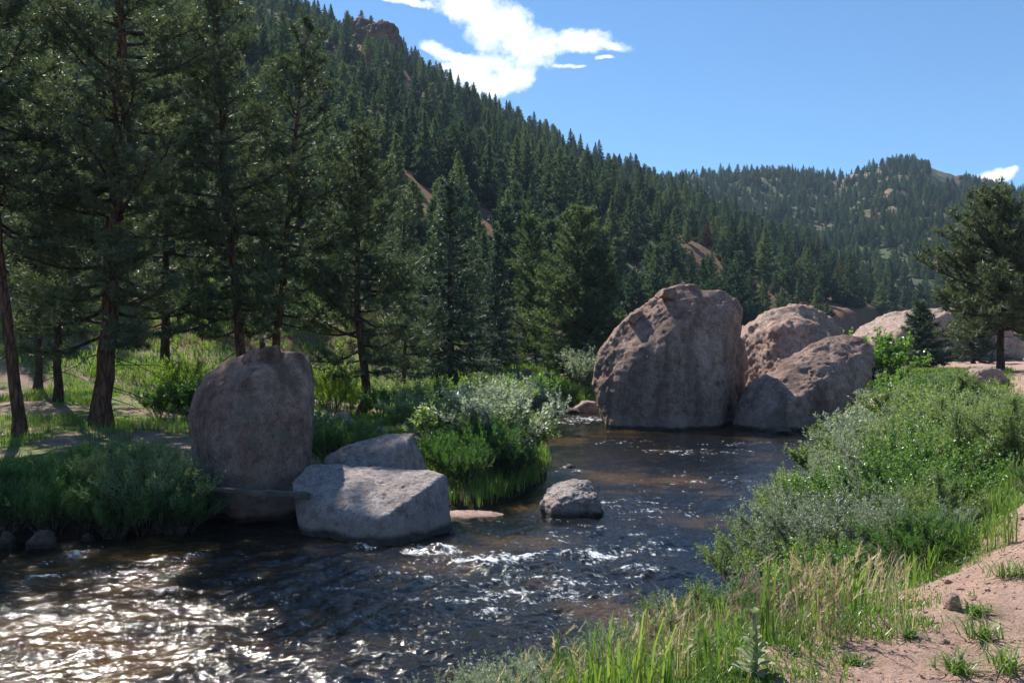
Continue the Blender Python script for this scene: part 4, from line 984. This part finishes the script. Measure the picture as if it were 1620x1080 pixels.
    for k, (px, Yd, kd, sc) in enumerate([(700, 9.0, 'silver', .32), (760, 9.1, 'herb', .4), (820, 9.3, 'silver', .36), (880, 9.3, 'willow', .4), (930, 9.0, 'herb', .45), (985, 9.7, 'silver', .42), (1040, 9.2, 'willow', .42), (1010, 8.2, 'herb', .4), (1090, 8.4, 'sage', .5), (1140, 9.0, 'herb', .5),
                                          (1200, 8.3, 'sage', .5), (1250, 8.8, 'herb', .5), (1300, 8.0, 'sage', .42), (1345, 8.6, 'green', .42), (1180, 7.2, 'herb', .35), (1100, 7.2, 'willow', .32), (960, 7.6, 'silver', .32), (1260, 7.3, 'herb', .3), (1400, 8.8, 'sage', .5), (1450, 9.4, 'herb', .5)]):
        put_shrub(kd, (px-CX)/F*Yd, Yd, sc*1.45, f"small {kinds[kd]}, {ordn[k]} in the near grass", 'small plants in the near grass')
    # right bank upper edge towards the road
    for k, (px, py, Yd, kd, sc) in enumerate([(1440, 640, 34, 'willow', 1.2), (1490, 632, 34, 'silver', 1.1), (1530, 640, 29, 'willow', 1.1), (1600, 640, 27, 'silver', .9), (1500, 610, 42, 'green', 1.1), (1420, 610, 44, 'willow', 1.3), (1545, 612, 37, 'willow', .9), (1575, 700, 17, 'willow', 1.1), (1605, 720, 14.5, 'willow', 1.0), (1610, 690, 19, 'green', 1.05), (1560, 660, 24, 'silver', 1.1), (1600, 660, 23, 'willow', 1.05), (1360, 655, 35, 'green', .9)]):
        x = (px-CX)/F*Yd
        put_shrub(kd, x, Yd, sc, f"{kinds[kd]}, {ordn[k]} outward in the patch below the road", 'shrubs below the dirt road')
    for k, (px, Yd, kd, sc) in enumerate([(1425, 30, 'willow', .9), (1460, 29, 'silver', .9), (1495, 30, 'willow', .8), (1520, 31, 'green', .8), (1440, 38, 'willow', 1.0), (1475, 40, 'silver', .9), (1515, 38, 'willow', .8), (1580, 36, 'willow', .7), (1568, 29, 'silver', .5), (1588, 28, 'willow', .5),
                                          (1430, 48, 'green', 1.1), (1490, 50, 'green', .9), (1530, 46, 'lime', .7), (1560, 45, 'willow', .8), (1450, 25, 'willow', .9), (1490, 25, 'willow', .8), (1530, 25, 'willow', .6), (1580, 24, 'silver', .6), (1410, 36, 'willow', 1.1), (1550, 40, 'silver', .7)]):
        kk = {'lime': 'yellow green bush'}.get(kd) or kinds[kd]
        put_shrub(kd, (px-CX)/F*Yd, Yd, sc, f"{kk}, {ordn[k]} of the bushes around the roadside boulder", 'shrubs below the dirt road')
    put_shrub('green', (1395-CX)/F*46, 46, 2.1, 'round sunlit green bush between the leaning boulder and the juniper', 'shrubs below the dirt road')
    # left meadow
    L = [(796, 25.2, 'silver', 1.6, 'big silvery willow overhanging the water'), (775, 27.5, 'silver', 1.45, 'silvery willow behind and left of the overhanging one'), (735, 25.0, 'willow', 1.35, 'willow bush over the sandbar'), (690, 25.5, 'willow', 1.0, 'willow bush just right of the slab boulder'),
         (760, 23.4, 'herb', 1.5, 'green herb clump at the sandbar edge'), (712, 23.0, 'herb', 1.2, 'herb clump between the slab boulder and sandbar'), (822, 27.0, 'willow', 1.15, 'willow bush right behind the overhanging one'),
         (800, 23.9, 'herb', 1.0, 'herb clump under the overhanging silvery willow'), (820, 24.6, 'green', .7, 'dark shrub under the tip of the overhanging willow'), (735, 22.2, 'herb', 1.0, 'herb clump right at the sandbar, lowest of three'),
         (640, 31, 'willow', 1.0, 'pale willow in the meadow below the small pine'), (680, 33, 'willow', 1.2, 'pale willow in the middle of the sunny meadow'), (730, 33, 'willow', 1.25, 'pale willow right of the meadow middle'), (775, 34, 'willow', 1.45, 'pale willow near the right end of the meadow'),
         (700, 35.5, 'lime', 1.35, 'yellow green bush in the back of the meadow'), (745, 36, 'lime', 1.25, 'yellow green bush beside another in the back of the meadow'), (655, 38, 'willow', 1.1, 'willow at the back left of the meadow'),
         (805, 36, 'silver', 1.4, 'grey green willow at the right end of the meadow'), (820, 40, 'silver', 1.4, 'tall grey green willow next to the river bend'), (768, 42, 'green', 1.2, 'rounded dark bush at the meadow back edge'),
         (530, 36.5, 'lime', 1.6, 'bright yellow green bush left of the crooked pine foot'), (512, 40, 'lime', 1.2, 'yellow green bush behind the bright one'), (555, 40, 'lime', 1.0, 'yellow green bush hidden by the crooked pine trunk'), (600, 36, 'green', .9, 'dark green shrub right of the crooked pine foot'),
         (620, 40, 'willow', .9, 'willow behind the crooked pine foot'), (590, 27, 'willow', .6, 'small shrub behind the slab boulder'), (520, 25, 'herb', 1.1, 'shaded herb clump right of the tall boulder'), (550, 25.8, 'herb', 1.0, 'shaded herb clump above the slab boulder'), (500, 27, 'willow', .8, 'shaded shrub close behind the tall boulder'),
         (585, 24.6, 'herb', .9, 'herb clump at the back of the slab boulder'), (276, 36, 'lime', 1.5, 'sunlit yellow green bush between the massive pine and tall boulder'), (300, 33, 'green', 1.1, 'dark shrub leaning on the left side of the tall boulder'), (250, 33, 'green', .9, 'dark shrub right of the massive trunk'),
         (860, 52.5, 'green', 1.2, 'green shrub on the bend bank'), (885, 54, 'lime', .9, 'bright shrub on the bend bank'), (920, 56, 'silver', 1.9, 'silver blue shrub left of the huge boulder'), (945, 57, 'silver', 1.6, 'silver shrub half behind the huge boulder'), (840, 50.5, 'green', 1.2, 'dark green bush where the river bends out of sight'), (812, 50, 'green', 1.2, 'dark green bush left of the river bend'),
         (900, 53, 'herb', 1.2, 'grassy clump over the bend bank rocks')]
    for px, Yd, kd, sc, lb in L:
        put_shrub(kd, (px-CX)/F*Yd, Yd, sc, lb, 'shrubs on the far bank')
    # shaded herbs on the left shore
    rng = np.random.default_rng(99); cnt = 0
    for row, (yo, rowlb) in enumerate(((18.1, 'front row, shaded shore'), (19.3, 'back row, shaded shore'), (20.7, 'uppermost row, shaded shore'))):
        px = -30; cnt = 0
        while px < 318-row*8:
            x = (px-CX)/F*yo; y = yo+rng.normal()*.15+max(0, (px-150)/150)*.7
            k = 'herb' if rng.random() < .7 else ('willow' if rng.random() < .7 else 'green')
            put_shrub(k, x, y, rng.uniform(.85, 1.2)*(1-.2*row), f"{kinds[k]}, {ordn[cnt]} from the left in the {rowlb}", 'herbs along the shaded shore'); cnt += 1
            px += rng.uniform(42, 62)

# ------------------------------------------------------------------ grass, gravel stones, small plants
def grass_blades(pos, hgt, rng, geo, per=18, spread=.09, w=.006, lean=.35):
    n = len(pos)*per; kk = np.repeat(np.arange(len(pos)), per)
    b = pos[kk]+np.concatenate([rng.normal(size=(n, 2))*spread, np.zeros((n, 1))], 1)
    H = hgt[kk]*rng.uniform(.55, 1.1, n); a = rng.random(n)*6.28; ln = H*rng.uniform(.05, lean*1.6, n)
    dx = np.stack([np.cos(a), np.sin(a), 0*a], -1); pr = np.stack([-np.sin(a), np.cos(a), 0*a], -1)
    ww = (w*rng.uniform(.6, 1.3, n))[:, None]
    p1 = b+dx*(ln*.18)[:, None]+np.stack([0*H, 0*H, H*.5], -1); p2 = b+dx*(ln*.6)[:, None]+np.stack([0*H, 0*H, H*.85], -1); p3 = b+dx*ln[:, None]+np.stack([0*H, 0*H, H*rng.uniform(.85, 1.0, n)], -1)
    V = np.stack([b-pr*ww, b+pr*ww, p1+pr*ww*.9, p1-pr*ww*.9, p2+pr*ww*.6, p2-pr*ww*.6, p3], 1).reshape(-1, 3)
    o = (np.arange(n)*7)[:, None]
    Q = np.concatenate([o+np.array([0, 1, 2, 3]), o+np.array([3, 2, 4, 5])]); T = o+np.array([5, 4, 6])
    r = np.clip(rng.random(len(pos))[kk]*.6+rng.random(n)*.4, 0, 1)
    geo.T.append(T+geo.n); geo.rt.append(r); geo.Q.append(Q+geo.n); geo.rq.append(np.r_[r, r]); geo.V.append(V); geo.n += len(V)
def scatter_box(x0, x1, y0, y1, n, rng, cond):
    x = rng.uniform(x0, x1, n); y = rng.uniform(y0, y1, n); z, d, right, t1, t2 = height(x, y)
    k = cond(x, y, z, -d, right); return np.stack([x, y, z], -1)[k]
def build_grass():
    rng = np.random.default_rng(5)
    g = Geo()
    # near right bank
    cond = lambda x, y, z, D, right: right & (D > -.1) & (D < 4.3-1.2*sstep(5, 7.3, y)+1.5*sstep(8, 13, y)+fbm(x*1.1, y*1.1, 0*x, 3)*.4)
    p = scatter_box(-4, 7, 4.2, 13, 21000, rng, cond)
    Dp = -shore(p[:, 0], p[:, 1])[0]; lim = 4.3-1.2*sstep(5, 7.3, p[:, 1])+1.5*sstep(8, 13, p[:, 1])
    tall = (.35+.65*sstep(0, 1.3, lim-Dp))*(.7+.5*fbm(p[:, 0]*.9, p[:, 1]*.9, 0*p[:, 0], 2)).clip(.3, 1.3)
    grass_blades(p, rng.uniform(.10, .30, len(p))*tall, rng, g, 13, .075, .0036, .75)
    p = scatter_box(-3, 6, 4.2, 12, 330, rng, lambda *a: cond(*a) & (a[3] > .5) & (a[3] < 3.9)); grass_blades(p, rng.uniform(.3, .55, len(p)), rng, g, 12, .04, .007, .3)
    p = scatter_box(2, 18, 12, 36, 3000, rng, cond); grass_blades(p, rng.uniform(.2, .45, len(p)), rng, g, 14, .1, .006)
    p = scatter_box(10, 30, 21, 52, 7000, rng, lambda x, y, z, D, r: r & (D > .3) & (CX+F*x/y < 1596)); grass_blades(p, rng.uniform(.08, .25, len(p)), rng, g, 12, .18, .016)
    o = obj('grass', g.mesh('grass', M['grass'])); tag(o, 'long green grass between the shrubs of the right bank', 'grass', None, 'stuff')
    g = Geo()
    p = scatter_box(-3, 2.6, 4.6, 11, 230, rng, lambda *a: cond(*a) & (noise3(a[0]*.9, a[1]*.9, a[0]*0) > -.15)); grass_blades(p, rng.uniform(.25, .5, len(p)), rng, g, 9, .05, .003, .4)
    # feathery seed heads
    n = 900; k = rng.integers(0, len(p), n); b = p[k]+np.stack([rng.normal(size=n)*.1, rng.normal(size=n)*.1, rng.uniform(.22, .48, n)], -1)
    tv, tt = blade_template(14, .04, .007, (8, 50), rng, 2.0)
    stamp(g, tv, tt, None, b, np.stack([rng.normal(size=n)*.4+.2, rng.normal(size=n)*.4, np.ones(n)], -1), rng.uniform(.8, 1.5, n), rng)
    o = obj('dry_grass', g.mesh('dry_grass', M['drygrass'])); tag(o, 'straw coloured seeding grass at the near end of the bank', 'grass', None, 'stuff')
    g = Geo()
    p = scatter_box(.9, 2.0, 5.0, 6.6, 26, rng, lambda x, y, z, D, r: r & (D > 2.2) & (D < 4.4)); n = 260; k = rng.integers(0, len(p), n)
    b = p[k]+np.stack([rng.normal(size=n)*.09, rng.normal(size=n)*.09, rng.uniform(.08, .38, n)], -1)
    stamp(g, tv, tt, None, b, np.stack([rng.normal(size=n)*.4, rng.normal(size=n)*.4, np.ones(n)], -1), rng.uniform(.6, 1.1, n), rng)
    grass_blades(p, rng.uniform(.2, .4, len(p)), rng, g, 6, .09, .002)
    o = obj('cheatgrass', g.mesh('cheatgrass', M['seed'])); tag(o, 'pinkish brown cheatgrass around the mullein foot', 'grass', None, 'stuff')
    # left bank
    g = Geo()
    pat = lambda x, y, z, D, r: (~r) & (D > .2) & (fbm(x*.22, y*.22, 0*x+7, 3)+(x > -7)*.45 > .05)
    p = scatter_box(-22, 3, 18, 50, 9000, rng, pat); grass_blades(p, rng.uniform(.12, .38, len(p)), rng, g, 12, .14, .011)
    p = scatter_box(-5, 2.5, 20, 34, 1500, rng, lambda x, y, z, D, r: (~r) & (D > .1)); grass_blades(p, rng.uniform(.25, .55, len(p)), rng, g, 14, .14, .011)
    p = scatter_box(-34, 1, 44, 90, 7000, rng, lambda x, y, z, D, r: (~r) & (D > .2)); grass_blades(p, rng.uniform(.2, .5, len(p)), rng, g, 9, .3, .03)
    p = scatter_box(1, 8, 49, 60, 700, rng, lambda x, y, z, D, r: (~r) & (D > .1)); grass_blades(p, rng.uniform(.3, .7, len(p)), rng, g, 14, .2, .02)
    o = obj('meadow_grass', g.mesh('meadow_grass', M['grass'])); tag(o, 'sunlit grass patches in the meadow and under the pines', 'grass', None, 'stuff')
    # needle-litter and twigs on the ground
    # gravel stones
    bm = bmesh.new(); bmesh.ops.create_icosphere(bm, subdivisions=1, radius=1); bv = np.array([v.co for v in bm.verts]); bt = np.array([[v.index for v in f.verts] for f in bm.faces]); bm.free()
    g = Geo()
    p = scatter_box(.5, 9, 3.6, 14, 26000, rng, lambda x, y, z, D, r: r & (D > 3.95-1.1*sstep(5, 7.3, y)+1.2*sstep(8, 13, y)+rng.normal(size=len(x))*.3))
    for k in range(4):
        tv = bv*np.array([1, rng.uniform(.6, .9), rng.uniform(.45, .7)])+rng.normal(size=bv.shape)*.16
        q = p[k::4]; sc = .006+.012*rng.random(len(q))**3+(rng.random(len(q)) < .02)*.016
        stamp(g, tv, bt, None, q, np.stack([rng.normal(size=len(q))*.3, rng.normal(size=len(q))*.3, np.ones(len(q))], -1), sc, rng)
    q = p[rng.choice(len(p), 150)]; tv = bv*np.array([1, .8, .6])+rng.normal(size=bv.shape)*.2
    stamp(g, tv, bt, None, q, rng.normal(size=q.shape)*.4+[0, 0, 1], rng.uniform(.014, .034, len(q)), rng)
    o = obj('gravel', g.mesh('gravel', M['stone'])); tag(o, 'loose pink granite gravel strewn over the slope', 'gravel', None, 'stuff')
    # stones along the far ground
    g = Geo()
    p = scatter_box(-20, 3, 18, 45, 1600, rng, lambda x, y, z, D, r: (~r) & (D > -.3))
    tv = bv*np.array([1, .8, .5])+rng.normal(size=bv.shape)*.14
    stamp(g, tv, bt, None, p, np.stack([rng.normal(size=len(p))*.3, rng.normal(size=len(p))*.3, np.ones(len(p))], -1), .015+.05*rng.random(len(p))**3, rng)
    o = obj('pebbles', g.mesh('pebbles', M['stone'])); tag(o, 'scattered pebbles on the shaded far bank soil', 'pebbles', None, 'stuff')
    # sandbar by the wedge boulder
    g = Geo()
    c = np.array([(740-CX)/F*20.7, 20.55]); n = 40; rings = 8
    V = [[c[0], c[1], .07]]
    for r_ in range(1, rings+1):
        for k in range(n):
            a = k/n*6.283; q = r_/rings
            x = c[0]+math.cos(a)*.85*q*(1+.15*math.sin(a*3)); y = c[1]+math.sin(a)*.40*q; V.append([x, y, .07*(1-q**2)-.05*q**4+.012*math.sin(x*23)*math.cos(y*31)])
    T = [[0, 1+k, 1+(k+1) % n] for k in range(n)]; Q = [[1+(r_-1)*n+k, 1+r_*n+k, 1+r_*n+(k+1) % n, 1+(r_-1)*n+(k+1) % n] for r_ in range(1, rings) for k in range(n)]
    g.add(np.array(V), np.array(T), np.array(Q)); o = obj('sandbar', g.mesh('sandbar', M['stone'], True)); tag(o, 'small pink gravel bar between the wedge boulder and the willow', 'sand', None, 'structure')
    # weeds on the gravel
    weeds = [(1590, 912, .16, 'largest green weed tuft, top right on the gravel'), (1558, 1010, .13, 'spreading weed tuft low on the gravel'), (1545, 970, .09, 'small weed tuft just below the fist sized stone'), (1515, 1062, .11, 'weed tuft at the bottom of the gravel'), (1440, 1005, .05, 'tiny weed sprout left on the gravel'), (1605, 1060, .14, 'feathery weed in the bottom right corner'), (1420, 880, .08, 'weed sprig at the top edge of the gravel'), (1345, 1050, .07, 'weed sprig near the cheatgrass')]
    for px, py, s_, lb in weeds:
        Yd = 1.7*F/(py-CY)
        for _ in range(6): x = (px-CX)/F*Yd; z = hz(x, Yd); Yd = (CAMZ-z)*F/(py-CY)
        x = (px-CX)/F*Yd; z = hz(x, Yd)
        g = Geo(); n = 26; pos = np.zeros((n, 3)); pos[:, :2] = rng.normal(size=(n, 2))*s_*.35
        grass_blades(pos, np.full(n, s_*.8), rng, g, 3, s_*.12, .005, 2.2)
        o = empty('weed', (x, Yd, z), lb, 'weed', 'weeds on the gravel'); obj('blades', g.mesh('blades', M['grass']), o)
    # mullein: thick stalk, woolly leaves
    Yd = ground_Y(1192, 1076); x = (1192-CX)/F*Yd; z = hz(x, Yd)
    top = CAMZ-(958-CY)/F*Yd; Hm = top-z
    o = empty('mullein', (x, Yd, z), 'tall pale mullein stalk with woolly leaves among the near grass', 'plant')
    g = Geo(); u = np.linspace(0, 1, 12); g.tube(np.stack([.01*np.sin(u*3), 0*u, u*Hm*.86], -1), .016-.004*u, 8); obj('stalk', g.mesh('stalk', M['mullein'], True), o)
    def big_leaf(L, w, arch):
        m = 8; u = np.linspace(0, 1, m); c = np.stack([u*L*math.cos(arch), 0*u, u*L*math.sin(arch)-.35*L*u*u], -1); ww = w*np.sin(np.clip(u*.93+.07, 0, 1)*math.pi)**.7
        V = np.concatenate([c+np.stack([0*u, ww, ww*.35], -1), c, c+np.stack([0*u, -ww, ww*.35], -1)]); Q = []
        for k in range(m-1): Q += [[k, k+1, m+k+1, m+k], [m+k, m+k+1, 2*m+k+1, 2*m+k]]
        return V, np.array(Q)
    g = Geo()
    for k in range(30):
        lvl = k/30; a = k*2.4; L = (.10*(1-lvl)+.06) if lvl < .72 else .10; V, Q = big_leaf(L, L*.2, .5+.9*lvl)
        R_ = np.array([[math.cos(a), -math.sin(a), 0], [math.sin(a), math.cos(a), 0], [0, 0, 1]]); V = V@R_.T+[0, 0, Hm*(.04+.80*(lvl if lvl < .72 else .95+.05*(lvl-.72)))]; g.add(V, None, Q, rng.random())
    obj('leaves', g.mesh('leaves', M['mullein'], True), o)
    # yellow herbs
    for k, (px, py, Yd, lb) in enumerate([(1225, 935, 9.5, 'yellowing herb beside the mullein'), (1265, 890, 11, 'yellow green herb up the bank behind the mullein'), (1300, 880, 11.5, 'yellow green herb next to another behind the mullein')]):
        put_shrub('yellow', (px-CX)/F*Yd, Yd, 1.1, lb, 'yellow herbs on the right bank', name='herb', dz=.25)

# ------------------------------------------------------------------ sky, sun, camera
def build_world():
    w = bpy.data.worlds.new('World'); SC.world = w; w.use_nodes = True; nt = w.node_tree; nt.nodes.clear(); n = N(nt)
    sky = n.n('ShaderNodeTexSky'); sky.sky_type = 'NISHITA'; sky.sun_disc = False; sky.sun_elevation = math.radians(SUN_EL); sky.sun_rotation = math.radians(SUN_AZ)
    sky.altitude = 1900; sky.air_density = 1.0; sky.dust_density = .35; sky.ozone_density = 2.0
    tc = n.n('ShaderNodeTexCoord'); s = n.sep(tc.outputs['Generated'])
    yy = n.math('MAXIMUM', s[1], .02)
    U = n.math('DIVIDE', s[0], yy); V = n.math('DIVIDE', s[2], yy)      # plane facing north
    nv = n.n('ShaderNodeCombineXYZ'); n.set(nv.inputs[0], U); n.set(nv.inputs[1], V)
    wn = n.n('ShaderNodeTexNoise', Scale=9.0, Detail=8, Roughness=.62); nt.links.new(nv.outputs[0], wn.inputs['Vector'])
    wv = n.sep(wn.outputs['Color'])
    U2 = n.math('ADD', U, n.math('MULTIPLY', n.math('SUBTRACT', wv[0], .5), .055)); V2 = n.math('ADD', V, n.math('MULTIPLY', n.math('SUBTRACT', wv[1], .5), .045))
    det = n.noise(nv.outputs[0], 26, 8, .68); 
    blobs = [(760, 15, 75, 24, -15), (800, 55, 80, 34, -25), (770, 100, 75, 26, 20), (780, 130, 62, 26, 10), (845, 70, 45, 22, 0), (735, 95, 50, 14, 10), (700, 78, 34, 12, -20), (920, 62, 52, 14, -3), (965, 68, 38, 7, -3), (770, 148, 60, 14, 12), (900, 99, 18, 3.5, 0), (955, 86, 18, 3, 0), (640, -2, 48, 7, -10), (745, 0, 60, 14, -10),
             (1570, 274, 38, 11, 4), (1600, 268, 16, 7, 0), (1700, 240, 60, 20, 0), (-600, -300, 160, 60, 10), (2300, 100, 150, 40, 5)]
    tot = None
    for (bx, by, rx, ry, an) in blobs:
        cu = (bx-CX)/F; cv = (CY-by)/F; a = math.radians(an); ca, sa = math.cos(a), math.sin(a)
        du = n.math('SUBTRACT', U2, cu); dv = n.math('SUBTRACT', V2, cv)
        p_ = n.math('DIVIDE', n.math('ADD', n.math('MULTIPLY', du, ca), n.math('MULTIPLY', dv, sa)), rx/F*1.25); q_ = n.math('DIVIDE', n.math('SUBTRACT', n.math('MULTIPLY', dv, ca), n.math('MULTIPLY', du, sa)), ry/F*1.25)
        r2 = n.math('ADD', n.math('MULTIPLY', p_, p_), n.math('MULTIPLY', q_, q_)); e = n.math('SUBTRACT', 1.0, r2)
        tot = e if tot is None else n.math('MAXIMUM', tot, e)
    dens = n.math('ADD', tot, n.math('MULTIPLY', n.math('SUBTRACT', det, .5), 3.0))
    mask = n.ramp(dens, [(-.0, 0.0), (.35, .5), (.95, 1.0)])
    mask = n.math('MULTIPLY', mask, n.math('GREATER_THAN', s[1], .05))
    shade = n.ramp(n.math('ADD', n.math('MULTIPLY', dens, .5), n.math('MULTIPLY', det, .5)), [(.2, (5.8, 6.9, 8.6)), (.85, (10.5, 10.6, 10.6))])
    tint = n.mix(1.0, sky.outputs[0], (.66, .92, 1.06), 'MULTIPLY')
    col = n.mix(mask, tint, shade)
    bg = n.n('ShaderNodeBackground', Strength=.092); n.set(bg.inputs[0], col)
    o = n.n('ShaderNodeOutputWorld'); nt.links.new(bg.outputs[0], o.inputs[0])
    L = bpy.data.lights.new('sun', 'SUN'); L.energy = 5.0; L.angle = math.radians(.53); L.color = (1.0, .95, .87)
    so = link(bpy.data.objects.new('sun', L)); a = math.radians(SUN_AZ); e = math.radians(SUN_EL)
    d = Vector((math.sin(a)*math.cos(e), math.cos(a)*math.cos(e), math.sin(e)))
    so.rotation_euler = (-d).to_track_quat('-Z', 'Y').to_euler(); so.location = d*60
    cam = bpy.data.cameras.new('camera'); cam.sensor_width = 36; cam.lens = F/1620*36; cam.clip_end = 5000; cam.clip_start = .05
    co = link(bpy.data.objects.new('camera', cam)); co.location = (0, 0, CAMZ); co.rotation_euler = (math.radians(90), 0, 0)
    SC.camera = co
    # air
    if HAZE:
        V = np.array([(x, y, z) for x in (-1600, 1600) for y in (-1600, 1600) for z in (-3, 420)], float)
        Q = np.array([(0, 1, 3, 2), (4, 6, 7, 5), (0, 4, 5, 1), (2, 3, 7, 6), (0, 2, 6, 4), (1, 5, 7, 3)])
        m, nt2 = new_mat('haze'); n2 = N(nt2); v = n2.n('ShaderNodeVolumePrincipled'); v.inputs['Color'].default_value = (.55, .75, 1, 1); v.inputs['Density'].default_value = HAZE; v.inputs['Anisotropy'].default_value = 0.0
        oo = n2.n('ShaderNodeOutputMaterial'); nt2.links.new(v.outputs[0], oo.inputs['Volume'])
        o = obj('haze', mesh_np('haze', V, [Q], m)); tag(o, 'thin bluish air between the camera and the far hills', 'haze', None, 'stuff')
HAZE = 0.00014
import time
t0 = time.time()
def step(f):
    global t0
    f(); print('STEP', f.__name__, round(time.time()-t0, 1)); t0 = time.time()
for f in (build_world, build_terrain, build_water, build_rocks, build_near_trees, build_forest, build_shrubs, build_grass): step(f)

SC.view_settings.view_transform = 'Standard'; SC.view_settings.look = 'None'; SC.view_settings.gamma = 1.0; SC.view_settings.exposure = 0.78
SC.view_settings.use_curve_mapping = False
SC.render.resolution_x = 1024; SC.render.resolution_y = 682
cy = SC.cycles
cy.max_bounces = 5; cy.diffuse_bounces = 2; cy.glossy_bounces = 2; cy.transmission_bounces = 3; cy.transparent_max_bounces = 4; cy.volume_bounces = 0
cy.sample_clamp_indirect = 4.0; cy.sample_clamp_direct = 0.0
cy.use_denoising = True
cy.use_adaptive_sampling = True; cy.adaptive_threshold = .02; cy.adaptive_min_samples = 32
